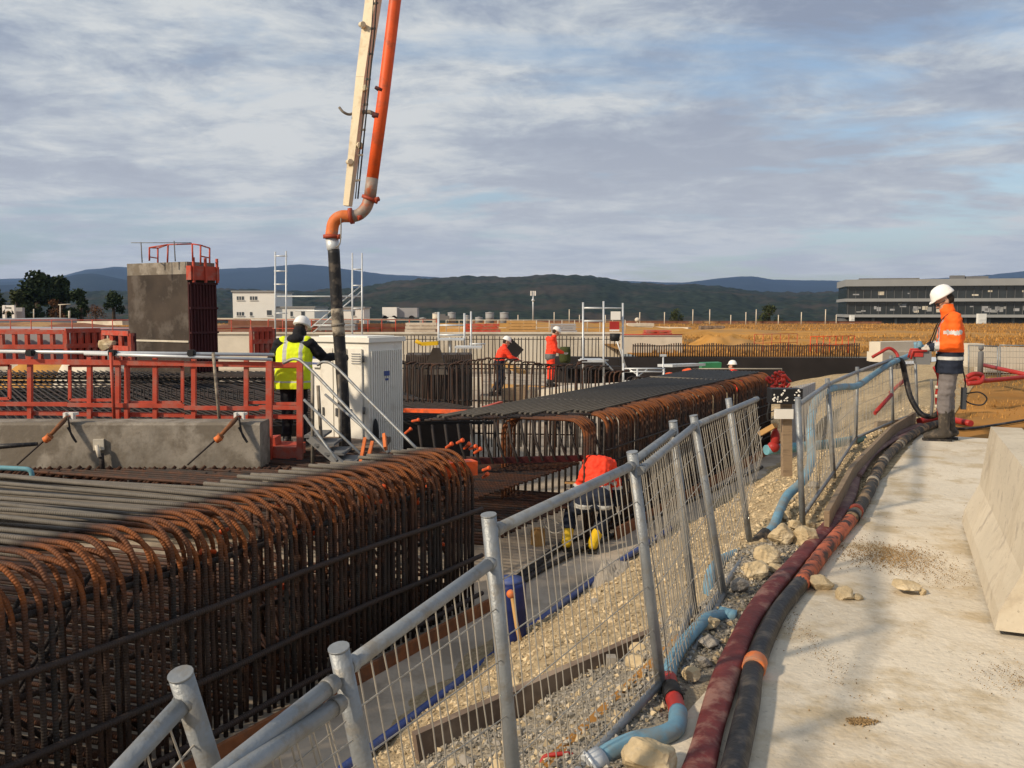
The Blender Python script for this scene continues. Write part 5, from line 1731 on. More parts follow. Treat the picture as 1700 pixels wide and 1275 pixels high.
for k in range(60):
    a = 3.0 + 10 * rr.random() ** 1.3; b = rr.uniform(-2.9, -1.5)
    m = MB(); r = rr.uniform(.025, .06); p_ = W(a, b, bank_z(a, b) + r * .3); m.rock(p_, r, 300 + k, 2)
    tag(m.build('stone', 'stone' if rr.random() < .7 else 'stone_grey'), 'loose stone on the gravel bank behind the fence', 'stone', 'loose stones on the gravel bank')

# dark distribution box on a wooden post
root = thing('distribution_box', V(1302, 745, 9.3), 'dark electrical box dotted with white sockets on a wooden post behind the fence', 'electrical box')
m = MB(); a = V(1277, 657, 9.3); b = V(1328, 657, 9.3); m.beam(a, b, .18, .155); m.build('box', 'black', root)
m = MB(); rr = random.Random(4)
for k in range(26):
    q_ = a.lerp(b, rr.uniform(.04, .96)) + Vector((0, -.092, rr.uniform(-.068, .068)))
    m.sphere(q_, (rr.uniform(.006, .014), .006, rr.uniform(.006, .014)), 8, 6)
m.build('sockets', 'white_paint', root)
m = MB(); m.beam(V(1286, 687, 9.26), V(1316, 687, 9.26), .05, .10); m.build('white_plate', 'white_paint', root)
m = MB(); m.beam(V(1305, 665, 9.35), V(1306, 790, 9.35), .095, .09, up=(0, 1, 0)); m.build('post', 'wood', root)
m = MB(); m.tube(curve([V(1278, 668, 9.25), V(1274, 690, 9.25), V(1276, 700, 9.25)], 4), .012, 6); m.build('cable', 'black', root)
m = MB(); m.beam(V(1262, 720, 9.6), V(1287, 706, 9.5), .10, .05); tag(m.build('timber', 'wood_new'), 'pale timber propped left of the wooden post of the electrical box', 'timber')
m = MB(); m.sphere(V(1287, 727, 9.6), (.05, .05, .10), 10, 8); m.sphere(V(1284, 742, 9.6), (.07, .06, .06), 10, 8); m.tube([V(1287, 717, 9.6), V(1289, 705, 9.6)], .015, 8)
tag(m.build('petrol_can', 'red_hose'), 'small dark red can at the foot of the electrical box post', 'can')
m = MB()
rr = random.Random(6)
for k in range(22):
    q_ = V(1294 + rr.gauss(0, 8), 634 + rr.gauss(0, 6), 16.0)
    m.tube(curve([q_, q_ + Vector((rr.uniform(-.1, .1), rr.uniform(-.1, .1), rr.uniform(-.1, .1))), q_ + Vector((rr.uniform(-.2, .2), 0, rr.uniform(-.15, .1)))], 4), .022, 6)
tag(m.build('netting_heap', 'red_hose'), 'tangled heap of bright red netting at the far end of the long cage', 'netting')
m = MB()
p0, p1 = V(1310, 640, 17.0), V(1353, 632, 18.2)
m.beam(Vector((p0.x, p0.y, -.55)), Vector((p1.x, p1.y, -.45)), .04, 1.1)
for k in range(12):
    q_ = p0.lerp(p1, k / 11); m.box((q_.x - .02, q_.y - .04, -.5), (.03, .03, 1.2))
tag(m.build('trench_sheet', 'grey_cab'), 'grey corrugated trench sheets standing beyond the long cage end', 'sheet piling')

# green tarpaulin, aluminium trestle and the rest on the far side of the long cage
m = MB(); m.prism([(-.16, 0), (.16, 0), (.22, .16), (-.22, .16)], V(1163, 612, 24), V(1195, 611, 24)); tag(m.build('green_trough', 'green'), 'long green trough lying beyond the far cage top', 'trough')
root = thing('trestle', V(1085, 640, 19.5), 'low aluminium trestle with crossed braces behind the far cage top', 'trestle')
m = MB()
for x in (1035, 1058, 1102): m.tube([V(x, 603 if x < 1050 else 612, 19.5), V(x, 650, 19.5)], .022, 8)
for y in (612, 617, 633): m.tube([V(1035, y, 19.5), V(1104, y, 19.5)], .018, 8)
m.build('frame', 'alu', root)
m = MB(); m.tube([V(1045, 613, 19.5), V(1075, 634, 19.5)], .014, 8); m.tube([V(1075, 613, 19.6), V(1046, 634, 19.6)], .014, 8); m.build('brace', 'alu', root)
m = MB(); m.beam(V(1104, 607, 20.5), V(1160, 605, 23), .35, .06); tag(m.build('walkway_plank', 'alu'), 'aluminium walkway plank beyond the trestle', 'plank')
m = MB(); m.tube([V(1101, 590, 20), V(1101, 640, 20)], .018, 8); m.box(V(1101, 590, 20), (.14, .05, .05)); tag(m.build('marker_post', 'alu'), 'thin pale post with a flat cap standing behind the trestle', 'post')
for (x, y, lab) in ((1043, 638, 'orange bundle at the foot of the aluminium trestle'), (1113, 622, 'orange bundle by the far corner of the trestle'), (1142, 615, 'orange bundle beyond the trestle near the green trough')):
    m = MB(); m.rock(V(x, y, 19), .13, x, 2, .5); tag(m.build('bundle', 'orange_paint'), lab, 'bundle', 'orange bundles behind the far cage')
m = MB(); m.tube([V(1150, 612, 22), V(1298, 612, 22), V(1298, 640, 22)], .014, 6); tag(m.build('guard_rope', 'wire'), 'thin rail running behind the far cage top to the red netting', 'rail')

# ================================================================== FAR SIDE OF THE PIT
m = MB(); m.beam(Vector((3.6, 30.25, -.62)), Vector((12.6, 29.4, -.62)), .5, 1.24); tag(m.build('black_wall', 'black_membrane'), 'long black membrane covered wall across the far end of the pit', 'wall')
m = MB(); m.beam(Vector((1.5, 31.5, -.5)), Vector((3.9, 30.6, -.5)), .5, .9); m.beam(Vector((1.5, 31.0, -.35)), Vector((4.0, 30.2, -.35)), 1.4, .1); tag(m.build('black_formwork', 'black_membrane'), 'dark formwork block beside the scaffold at the left end of the black wall', 'formwork')
m = MB(); m.beam(Vector((-60, 42.2, -.38)), Vector((5.2, 42.2, -.38)), .5, 1.66); m.beam(Vector((-60, 42.17, .49)), Vector((5.2, 42.17, .49)), .6, .08); tag(m.build('concrete_wall', 'concrete_pale'), 'long pale retaining wall across the far side of the pit', 'wall')
m = MB(); m.beam(Vector((4.0, 33.2, .28)), Vector((6.22, 33.2, .28)), .3, .66); m.beam(Vector((4.0, 33.18, .62)), Vector((6.22, 33.18, .62)), .24, .03); tag(m.build('concrete_wall', 'concrete_pale'), 'short pale wall with red edging just above the black wall', 'wall')
m = MB(); m.tube([Vector((4.0, 33.0, .66)), Vector((6.22, 33.0, .66))], .022, 6); tag(m.build('red_rail', 'red_hose'), 'red rail along the top of the short pale wall', 'rail')
m = MB(); m.beam(V(1045, 547, 70), V(1145, 549, 66), .4, .5); tag(m.build('barrier_wall', 'concrete_pale'), 'low white barrier far off beyond the scaffold with a sign', 'barrier')
m = MB(); m.beam(V(1045, 551, 60), V(1148, 552, 58), 1.5, .22); tag(m.build('tarpaulin', 'grey_dark'), 'grey sheet lying in front of the far white barrier', 'tarpaulin')


def rail_fence(label, p0, p1, h, n, matn, group='light red fences in the field', r=.035):
    p0, p1 = Vector(p0), Vector(p1)
    root = thing('safety_fence', p0.lerp(p1, .5), label, 'fence', group)
    for k in range(n + 1):
        q_ = p0.lerp(p1, k / n); m = MB(); m.tube([q_, q_ + Vector((0, 0, h))], r, 6); m.build('post', matn, root)
    for z in (.5, 1.0):
        m = MB(); m.tube([p0 + Vector((0, 0, h * z)), p1 + Vector((0, 0, h * z))], r * .8, 6); m.build('rail', matn, root)
    return root


rail_fence('red rail fence in the field above the right end of the black wall', (V(1345, 588, 32).x, 32, 0), (V(1418, 588, 33).x, 33, 0), .62, 7, 'orange_paint', r=.02)
rail_fence('faint red fence in the middle of the field, left of the bright one', (V(1258, 580, 33).x, 33.5, 0), (V(1330, 580, 34).x, 34.5, 0), .66, 5, 'red_steel', r=.013)
m = MB()
for k in range(60):
    x = lerp(-5.0, 32, k / 59)
    if k % 2: m.tube([Vector((x, 100, 0)), Vector((x, 100, .35))], .03, 4)
m.tube([Vector((-5, 100, .33)), Vector((40, 98, .33))], .05, 4); m.beam(Vector((-5, 100, .22)), Vector((40, 98, .22)), .02, .2)
tag(m.build('safety_net', 'redearth'), 'thin orange safety netting along the far edge of the field', 'netting')

root = None
for k, px in enumerate((1005, 1103, 1178, 1213, 1238, 1255, 1292, 1330, 1370, 1388, 920, 945, 962, 1062, 1150, 860)):
    b0 = V(px, 541, 98); m = MB()
    m.tube([b0, b0 + Vector((0, 0, 1.1 + .3 * (k % 3)))], .05, 6); m.sphere(b0 + Vector((0, 0, 1.12 + .3 * (k % 3))), .07, 6, 5)
    tag(m.build('field_post', 'concrete_pale'), 'thin pale post along the far edge of the ochre field', 'post', 'pale posts along the field edge')

# stores and low works between the pit and the field
def stack(label, px, py, d, w, layers, mm_, name='material_stack', cat='stack', h=.12, depth=.9, gap=.03):
    b0 = V(px, py, d)
    root = thing(name, b0, label, cat, 'stores beyond the pit')
    rs = random.Random(int(px))
    for k in range(layers):
        m = MB()
        z = b0.z + k * (h + gap)
        if k % 2 == 0:
            for s in (-1, 0, 1): m.box((b0.x + s * w * .38, d, z - gap / 2), (.09, depth, gap + .004))
        m.box((b0.x + rs.uniform(-.06, .06), d, z + h / 2), (w * rs.uniform(.93, 1), depth, h)); m.build('layer', mm_, root)


stack('stack of timber boards just beyond the pale retaining wall, behind the leaning worker', 866, 551, 46, 1.5, 4, 'wood_new')
stack('low stack of red shutters beyond the pale retaining wall near the round tanks', 800, 551, 47, 1.9, 3, 'red_steel')
stack('stack of pale slabs beyond the pale retaining wall right of the cabin', 700, 551, 48, 1.7, 3, 'concrete_pale', h=.14)
stack('stack of grey planks behind the worker in red trousers', 935, 551, 46, 1.3, 4, 'grey_cab', h=.08)
stack('red stack of frames above the short pale wall', 1090, 560, 38, 1.1, 3, 'red_steel', h=.08)
stack('pale stack of blocks by the globe lamp beyond the scaffold', 1062, 548, 62, 1.8, 2, 'concrete_pale', h=.22)
stack('brown stack of sleepers in the field right of the scaffold', 1182, 553, 60, 1.6, 3, 'wood_dark', h=.14)
stack('pale stack of pipes left of the cabin under the white buildings', 560, 548, 50, 2.2, 3, 'grey_band', h=.16)
rail_fence('long reddish fence beyond the pale wall under the box lorry', (-14, 52, 0), (-4.5, 54, 0), 1.0, 12, 'red_steel', group='site fences beyond the pit', r=.03)
rail_fence('long pale fence beyond the pale wall between the tanks and the mast', (-4.0, 55, 0), (7, 56, 0), .95, 14, 'concrete_pale', group='site fences beyond the pit', r=.025)
rail_fence('faded red fence beyond the pale wall behind the brown pillar', (-30, 50, 0), (-15, 52, 0), 1.0, 14, 'red_steel', group='site fences beyond the pit', r=.03)
m = MB(); m.beam(Vector((-13.8, 52.3, .4)), Vector((-4.6, 54.3, .4)), .03, .7); tag(m.build('debris_net', 'redearth'), 'dull red netting hung behind the long reddish fence', 'netting')
# scaffolds
def scaffold(label, xs_, ytop, ybot, d, rails, depth=.9, r=.026, planks=(), diag=(), tops=None):
    root = thing('scaffold_tower', V(sum(xs_) / len(xs_), ybot, d), label, 'scaffold', 'steel scaffold towers')
    for k, x in enumerate(xs_):
        m = MB(); yt = tops[k] if tops else ytop
        m.tube([V(x, yt, d), V(x, ybot, d)], r, 8); m.build('standard', 'alu', root)
    for (a, b, y) in rails:
        m = MB(); m.tube([V(a, y, d), V(b, y, d)], r * .8, 8); m.build('ledger', 'alu', root)
    for (a, b, y) in planks:
        m = MB(); m.beam(V(a, y, d), V(b, y, d), depth, .06); m.build('platform', 'alu', root)
    for (a, y0, b, y1) in diag:
        m = MB(); m.tube([V(a, y0, d + .1), V(b, y1, d + .1)], r * .8, 8); m.build('brace', 'alu', root)
    return root


scaffold('slim scaffold tower rising left of the hanging hose above the man in the vest', (457, 475), 418, 600, 32, [(455, 477, 425), (455, 477, 450), (455, 477, 472), (455, 477, 520), (455, 477, 560)], r=.03, tops=(418, 417))
scaffold('slim scaffold tower with a stair just right of the hanging hose', (585, 601), 420, 600, 32, [(584, 602, 447), (584, 602, 474), (584, 602, 512), (460, 601, 492), (490, 590, 516), (520, 590, 540)], r=.03, diag=((602, 472, 515, 545), (602, 482, 520, 552)))
sc3 = scaffold('open scaffold frame carrying a white and red sign, right of the distant workers', (968, 1002, 1034), 505, 662, 24, [(968, 1002, 511), (968, 1034, 511.5), (968, 1002, 533), (960, 1010, 598)], r=.026, planks=((965, 1000, 598),), diag=((1002, 598, 1022, 620), (1022, 560, 1040, 612)), tops=(502, 500, 503))
scaffold('low white scaffold with a platform behind the tall hooked bars', (728, 747, 771), 520, 600, 30, [(728, 771, 556), (728, 771, 540)], r=.035, planks=((730, 771, 563),), tops=(518, 560, 520))
scaffold('second low white scaffold frame right beside the platform one', (758, 782), 515, 605, 29, [(758, 800, 575), (780, 806, 571)], r=.03, planks=((756, 800, 576),), tops=(580, 517))
root = thing('site_sign', V(1020, 550, 23.9), 'white over red sign hanging on the open scaffold frame', 'sign')
m = MB(); m.beam(V(1014, 524, 23.85), V(1030, 524, 23.85), .03, .22); m.build('white_panel', 'white_wall', root)
m = MB(); m.beam(V(1012, 541, 23.85), V(1028, 541, 23.85), .03, .24); m.build('red_panel', 'red_hose', root)
m = MB(); m.beam(V(1012, 548.5, 23.82), V(1028, 548.5, 23.82), .03, .045); m.build('white_strip', 'white_wall', root)
m = MB(); m.lathe([(.11, -.1), (.14, .1), (.0, .1)], V(1021, 560, 23.8), 14); tag(m.build('bucket', 'black'), 'black bucket hanging under the white and red sign', 'bucket')

# dark mass, tank and boards between the cabin and the hooked bars
m = MB(); m.beam(Vector((-2.6, 22.4, -.15)), Vector((-1.0, 22.5, -.15)), 1.2, 1.25); tag(m.build('formwork_stack', 'formply'), 'dark formwork stack right of the white cabin, behind the hooked bars', 'formwork')
m = MB()
for k in range(30):
    m.tube([Vector((-2.6 + .055 * k, 21.4, -.9)), Vector((-2.57 + .055 * k, 21.5, .5 + .05 * math.sin(k * 5)))], .016, 5, rust=[.3, .3])
tag(m.build('bar_bundle', 'rebar_dark'), 'bundle of dark upright bars against the dark formwork stack', 'rebar')
m = MB(); m.tube([V(690, 566, 21), V(700, 571, 21), V(728, 569, 21)], .05, 6); m.beam(V(700, 571, 20.9), V(727, 570, 20.9), .2, .08); tag(m.build('yellow_strap', 'yellow'), 'yellow lifting strap lying on the dark formwork stack', 'strap')
m = MB(); m.prism([(-.30, 0), (.30, 0), (.10, .62), (-.05, .62)], V(722, 622, 20.8), V(724, 622, 21.2)); tag(m.build('concrete_pier', 'formply'), 'brownish pointed pier standing among the upright bars', 'pier')
m = MB(); m.beam(V(838, 592, 33.5), V(858, 570, 33.5), .7, .05, up=(0, 1, 0)); m.box(V(846, 583, 34), (.5, .1, .55)); tag(m.build('shutter', 'black_membrane'), 'dark tilted shutter panel right of the leaning worker', 'panel')
m = MB(); m.lathe([(.0, 0), (.16, 0), (.18, .1), (.18, .42), (.15, .5), (.0, .5)], V(938, 602, 28.5), 16); tag(m.build('olive_drum', 'green' if False else 'leaf_mid'), 'dull green drum beside the worker in red trousers', 'drum')
for k, (a, b, lab) in enumerate((((820, 640, 28), (905, 645, 27), 'tan timber frame lying behind the tall hooked bars'), ((828, 600, 31), (868, 618, 30), 'light plank leaning under the orange jacketed worker'))):
    m = MB(); m.beam(V(*a), V(*b), .25, .12); tag(m.build('timber', 'wood_new'), lab, 'timber')
m = MB(); m.beam(V(836, 672, 22), V(876, 668, 22), .1, .8); tag(m.build('shutter_board', 'wood'), 'warm brown shutter board seen between the hooked bars', 'board')
m = MB(); m.beam(V(700, 640, 27), V(800, 636, 27), .3, .35); tag(m.build('footing', 'concrete_pale'), 'pale footing running behind the hooked bars', 'footing')
m = MB(); m.beam(V(920, 650, 26), V(1030, 645, 25), 2.0, .25); tag(m.build('footing', 'concrete_pale'), 'pale slab under the open scaffold frame', 'footing')

# brown pillar with red platform
top_z = EYE + 80 * 22 / 1500
Pc = V(314, 570, 22); Pc.z = PIT
root = thing('pillar', Pc, 'tall brown board-marked pillar with a red work platform on its top', 'pillar')
Wf, Ws = 2.2, .87
ctr = Pc - N * Wf / 2 + U * Ws / 2
m = MB(); m.box((ctr.x, ctr.y, (PIT + top_z - .30) / 2), (Wf, Ws, top_z - .30 - PIT), rzc); m.build('shaft', 'formply', root)
m = MB(); m.box((ctr.x, ctr.y, top_z - .15), (Wf - .01, Ws - .01, .296), rzc); m.build('concrete_top', 'concrete_grey', root)
m = MB(); p_ = ctr - U * (Ws / 2 + .015); m.box((p_.x, p_.y, EYE - 52 * 22 / 1500), (Wf, .02, .045), rzc); m.build('pale_strip', 'concrete_pale', root)
m = MB(); p_ = ctr + N * (Wf / 2 + .02)
m.box((p_.x, p_.y, (PIT + top_z) / 2 - .25), (.03, Ws, top_z - PIT - .5), rzc)
for k in range(9):
    q_ = p_ + U * (Ws * ((k + .5) / 9 - .5)) + N * .02; m.box((q_.x, q_.y, (PIT + top_z) / 2 - .25), (.04, .03, top_z - PIT - .55), rzc)
for k in range(6):
    m.box((p_.x + .04, p_.y - .02, -.8 + .6 * k), (.04, Ws, .05), rzc)
m.build('side_formwork', 'red_dark', root)
m = MB(); p_ = ctr + N * (Wf / 2 + .06); m.box((p_.x, p_.y, top_z - .27), (.16, Ws + .02, .34), rzc)
for s in (-1, 0, 1):
    q_ = p_ + U * s * Ws * .42 + N * .09; m.box((q_.x, q_.y, top_z - .2), (.05, .05, .6), rzc)
m.build('platform', 'red_steel', root)
m = MB()
A = [V(248, 433, 22.2), V(262, 436, 22.9), V(278, 436, 22), V(320, 433, 21.9), V(333, 440, 21.9), V(348, 437, 22.8)]
T = [V(248, 411, 22.2), V(262, 412, 22.9), V(279, 406, 22), V(319, 405, 21.9), V(333, 407, 21.9), V(348, 412, 22.8)]
for a, b in zip(A, T): m.tube([a, b], .022, 6)
for i in range(5): m.tube([T[i], T[i + 1]], .018, 6)
m.tube([T[0], T[2]], .018, 6); m.tube([A[0].lerp(T[0], .3), A[1].lerp(T[1], .3)], .016, 6); m.tube([A[4].lerp(T[4], .45), A[5].lerp(T[5], .35)], .018, 6)
m.build('railing', 'red_steel', root)
m = MB(); m.tube([V(236, 436, 21.9), V(234, 402, 21.9)], .014, 6); m.tube([V(291, 434, 21.9), V(289, 400, 21.9)], .014, 6); m.tube([V(218, 403, 21.9), V(318, 403, 21.9)], .010, 6); m.build('thin_rods', 'grey_dark', root)

# red formwork at the left
def red_form(label, x0, x1, y0, y1, d, n, deep=.25, ang=0.0, matn='red_steel', back='red_dark'):
    root = thing('red_formwork', V((x0 + x1) / 2, y1, d), label, 'formwork', 'red formwork panels on the left')
    a, b = V(x0, y0, d), V(x1, y0, d + ang)
    zb = V(x0, y1, d).z
    m = MB(); m.beam(Vector((a.x, a.y + deep, (a.z + zb) / 2)), Vector((b.x, b.y + deep, (a.z + zb) / 2)), .04, a.z - zb); m.build('sheet', back, root)
    for k in range(n + 1):
        q_ = a.lerp(b, k / n); m = MB(); m.beam(Vector((q_.x, q_.y, a.z)), Vector((q_.x, q_.y, zb)), .07, .12, up=(0, 1, 0)); m.build('rib', matn, root)
    for t in (0, .5):
        z = lerp(a.z, zb, t); m = MB(); m.beam(Vector((a.x, a.y - .05, z)), Vector((b.x, b.y - .05, z)), .05, .10); m.build('waler', matn, root)
    return root


red_form('red ribbed formwork panel at the left edge under the dark trees', -60, 108, 551, 600, 21, 8, back='grey_cab')
red_form('red formwork frame heaped with boards, left of the brown pillar', 110, 168, 549, 600, 20, 5, ang=.6)
red_form('leaning dark red formwork panel touching the brown pillar', 172, 216, 552, 600, 19.5, 3, ang=-.8)
root = red_form('small red formwork frame left of the head of the man in the vest', 417, 452, 547, 588, 20, 4, ang=.5)
for k, (x, y, d, s, mm_, lab) in enumerate(((178, 572, 19.2, .22, 'stone', 'crumpled pale sheet caught in the red formwork'),)):
    m = MB(); m.rock(V(x, y, d), s, 500 + k, 2, .7); tag(m.build('rubble_heap', mm_), lab, 'rubble')
m = MB(); m.beam(V(-60, 538, 60), V(108, 535, 64), 6, .6); m.beam(V(-60, 545, 55), V(200, 548, 52), 5, .15); tag(m.build('shed', 'grey_cab'), 'low grey shed roof at the left behind the red formwork', 'shed')
# arched white gateway
root = thing('gateway', V(15, 532, 95), 'small white arched gateway at the far left below the trees', 'gateway')
m = MB()
for k in range(9):
    a0, a1 = math.pi * k / 9, math.pi * (k + 1) / 9
    c = V(15, 522, 95)
    m.beam(c + Vector((-math.cos(a0) * .5, 0, math.sin(a0) * .5)), c + Vector((-math.cos(a1) * .5, 0, math.sin(a1) * .5)), .3, .25)
m.box(V(7.5, 521, 95), (.28, .3, 1.7)); m.box(V(23, 521, 95), (.28, .3, 1.7)); m.box(V(15, 508.5, 95.05), (1.2, .26, .22)); m.build('arch', 'white_wall', root)
m = MB(); m.box(V(33, 520, 96), (.8, .5, 1.2)); tag(m.build('kiosk', 'grey_cab'), 'small grey kiosk beside the white gateway', 'kiosk')
for k, (px, yt) in enumerate(((56, 513), (100, 506), (115, 516))):
    m = MB(); b0 = V(px, 535, 90); b1 = V(px, yt, 90); m.tube([b0, b1], .06 if k < 2 else .10, 6)
    if k == 1: m.tube([b1 + Vector((-.2, 0, 0)), b1 + Vector((1.0, 0, .06))], .05, 6)
    tag(m.build('lamp_post', 'concrete_pale'), ('short pale post right of the white gateway', 'pale street lamp with an arm, below the tall pines', 'stout pale post right of the street lamp')[k], 'post', 'pale posts below the pines')
m = MB(); m.beam(V(120, 537, 80), V(216, 536, 76), 1.5, .35); tag(m.build('barrier_wall', 'concrete_pale'), 'pale low wall in front of the small round tree', 'wall')
m = MB(); m.beam(V(380, 536, 62), V(600, 537, 62), .3, .35); tag(m.build('barrier_net', 'redearth'), 'reddish earth edge below the white two storey building', 'bank')
m = MB(); m.beam(V(360, 529, 75), V(720, 531, 75), .3, .12); tag(m.build('guard_rail', 'concrete_pale'), 'pale rail along the road below the white buildings', 'rail')

# white buildings
def block(name, label, px0, px1, y0, y1, d, depth, wins, matn='white_wall', roof='grey_band', group=None, slope=0.0):
    a, b = V(px0, y1, d), V(px1, y1, d)
    zt = V(px0, y0, d).z
    root = thing(name, a.lerp(b, .5), label, 'building', group)
    m = MB(); m.box(((a.x + b.x) / 2, d + depth / 2, (a.z - 4 + zt) / 2), (b.x - a.x, depth, zt - a.z + 4)); m.build('wall', matn, root)
    m = MB(); m.box(((a.x + b.x) / 2, d + depth / 2, zt + .09), (b.x - a.x + .3, depth + .3, .18)); m.build('roof', roof, root)
    for (x0, x1, t0, t1) in wins:
        p, q = V(x0, t0, d), V(x1, t1, d)
        m = MB(); m.box(((p.x + q.x) / 2, d - .015, (p.z + q.z) / 2), (q.x - p.x, .05, p.z - q.z)); w_ = m.build('window', 'window', root)
        m = MB()
        for k in range(1, 3 if q.x - p.x > .6 else 1):
            m.box((p.x + (q.x - p.x) * k / 3, d - .05, (p.z + q.z) / 2), (.05, .03, p.z - q.z))
        m.box(((p.x + q.x) / 2, d - .06, q.z - .05), (q.x - p.x + .15, .1, .06)); m.build('frame', matn, w_)
    return root


block('white_building', 'white two storey building with small dark windows left of the scaffold tower', 387, 456, 485, 526, 110, 9, [(393, 405, 492, 498), (415, 427, 492, 498), (393, 405, 518, 524), (415, 419, 518, 524), (443, 451, 515, 523)])
block('white_building', 'long single storey white building joined to the right of the two storey one', 456.3, 522, 511, 526, 110.5, 8, [(482, 486, 517, 525), (500, 506, 515, 524)])
block('white_container', 'small white container office behind the stair scaffold', 568, 604, 512, 531, 95, 4, [(583, 589, 515, 524)])
root = thing('lorry', V(662, 533, 100), 'box lorry with a white rear and grey side parked beyond the pit', 'lorry')
a = V(635, 532, 100); b = V(659, 532, 100); zt = V(635, 510, 100).z
m = MB(); m.box(((a.x + b.x) / 2, 101, (zt + a.z + .4) / 2), (b.x - a.x, 2.2, zt - a.z - .4)); m.build('rear_box', 'white_wall', root)
m = MB(); m.box((b.x + 1.1, 101.4, (zt + a.z + .3) / 2 - .02), (2.2, 2.0, zt - a.z - .4)); m.build('side_box', 'grey_cab', root)
m = MB()
for x in (a.x + .3, b.x - .3, b.x + 1.6): m.tube([Vector((x, 99.9, a.z + .25)), Vector((x, 100.3, a.z + .25))], .3, 12)
m.build('wheels', 'black', root)
m = MB(); m.box(V(650, 531, 98.5), (.9, .5, .35)); m.box(V(650, 528.7, 98.6), (.6, .4, .25)); tag(m.build('parked_car', 'white_paint'), 'small white car parked in front of the box lorry', 'car')
TK = [(724, 520, 536, 12, 'pinkish cylindrical tank left of the dark parked machine'), (750, 519, 537, 13, 'tall grey cylindrical tank second from the left'), (775, 524, 536, 9, 'small grey tank third from the left, between tall ones'), (795, 527, 537, 12, 'low grey tank left of the twin tanks'), (813, 519, 536, 14, 'left one of the twin grey tanks on the earth mound'), (837, 519, 536, 14, 'right one of the twin grey tanks on the earth mound'), (702, 528, 537, 11, 'low squat tank furthest to the left')]
for k, (x, y0, y1, w, lab) in enumerate(TK):
    b0 = V(x, y1, 88); t0 = V(x, y0, 88); r = w / 2 * 88 / 1500
    root = thing('tank', b0, lab, 'tank', 'cylindrical tanks beyond the pit')
    m = MB(); m.lathe([(r, -.6), (r, (t0.z - b0.z) * .48), (r * 1.03, (t0.z - b0.z) * .5), (r, (t0.z - b0.z) * .52), (r, t0.z - b0.z), (0, t0.z - b0.z + .08)], b0, 18); m.build('shell', 'concrete_pale' if k in (0,) else 'grey_band', root)
    m = MB(); m.lathe([(r * 1.04, t0.z - b0.z - .06), (r * 1.04, t0.z - b0.z + .02), (r * .9, t0.z - b0.z + .02)], b0, 18); m.build('rim', 'grey_cab', root)
m = MB(); m.box(V(737, 528, 87), (1.0, .6, .45)); m.box(V(735, 524, 87), (.5, .5, .3)); tag(m.build('parked_machine', 'grey_dark'), 'dark small machine parked between the tanks', 'vehicle')
root = thing('antenna_mast', V(885, 537, 105), 'slender antenna mast with panel aerials on top against the dark hills', 'mast')
m = MB(); m.tube([V(885, 537, 105), V(885, 484, 105)], [.10, .07], 8); m.tube([V(884, 500, 105), V(886, 497, 105)], .18, 8); m.build('pole', 'alu', root)
for s in (-1, 0, 1):
    m = MB(); m.box(V(885 + s * 3.4, 487, 105 - .1 * abs(s)), (.16, .12, .55)); m.build('aerial', 'white_wall', root)
m = MB(); m.sphere(V(1058, 531, 97), (.28, .28, .25), 10, 8); m.tube([V(1058, 535, 97), V(1058, 541, 97)], .06, 6); tag(m.build('globe_lamp', 'concrete_pale'), 'round pale globe lamp far off right of the signed scaffold', 'lamp')

# office building on the right
root = thing('office_building', V(1560, 541, 190), 'long three storey office building with dark glass bands and pale concrete floors', 'building')
Db = 190
A0, A1 = V(1404, 541, Db), V(1830, 541, Db - 12)
dirb = (A1 - A0).normalized(); nb_ = dirb.cross(Vector((0, 0, 1)))
Lb = (A1 - A0).length
def zpx(y): return EYE + (515 - y) * Db / 1500
def bslab(y0, y1, outw, matn, name, extra=0.0):
    z0, z1 = zpx(y1), zpx(y0)
    c = A0.lerp(A1, .5) - nb_ * (9 - outw / 2)
    m = MB(); m.box((c.x, c.y, (z0 + z1) / 2), (Lb + extra, 18 + outw, z1 - z0), math.atan2(dirb.y, dirb.x)); return m.build(name, matn, root)
bslab(465, 476, 1.2, 'grey_band', 'roof_band', .8)
bslab(496, 501, 1.2, 'grey_band', 'floor_band', .8)
bslab(522, 526.5, 1.2, 'grey_band', 'floor_band', .8)
bslab(476.05, 495.95, 0, 'glass_dark', 'glazing')
bslab(501.05, 521.95, 0, 'glass_dark', 'glazing')
bslab(526.55, 575, -1.5, 'grey_dark', 'ground_floor')
rr = random.Random(12)
m = MB()
for y0, y1 in ((476.2, 495.8), (501.2, 521.8)):
    for k in range(int(Lb / 1.5)):
        p_ = A0 + dirb * (k * 1.5 + .3) + nb_ * .06
        m.box((p_.x, p_.y, (zpx(y0) + zpx(y1)) / 2), (.07, .12, zpx(y0) - zpx(y1) - .02), math.atan2(dirb.y, dirb.x))
m.build('mullions', 'grey_dark', root)
for k in range(46):                    # blinds and lit room fittings behind the panes
    lv = rr.choice([(479, 494), (502, 519.5), (502, 519.5)])
    p_ = A0 + dirb * rr.uniform(1, Lb - 1) + nb_ * .045
    h_ = rr.uniform(.2, 1.0); w_ = rr.uniform(.3, 1.3)
    z = lerp(zpx(lv[1]) + h_ / 2 + .1, zpx(lv[0]) - h_ / 2 - .1, rr.random() ** 2)
    m = MB(); m.box((p_.x, p_.y, z), (w_, .05, h_), math.atan2(dirb.y, dirb.x)); m.build('blind', rr.choice(['grey_cab', 'grey_band', 'grey_cab', 'concrete_pale']), root)
m = MB()
for k in range(24):
    p_ = A0 + dirb * (k * 4.4 + 1) - nb_ * .6; m.box((p_.x, p_.y, zpx(536)), (.45, .45, 2.6), 0)
m.build('columns', 'grey_band', root)
m = MB()
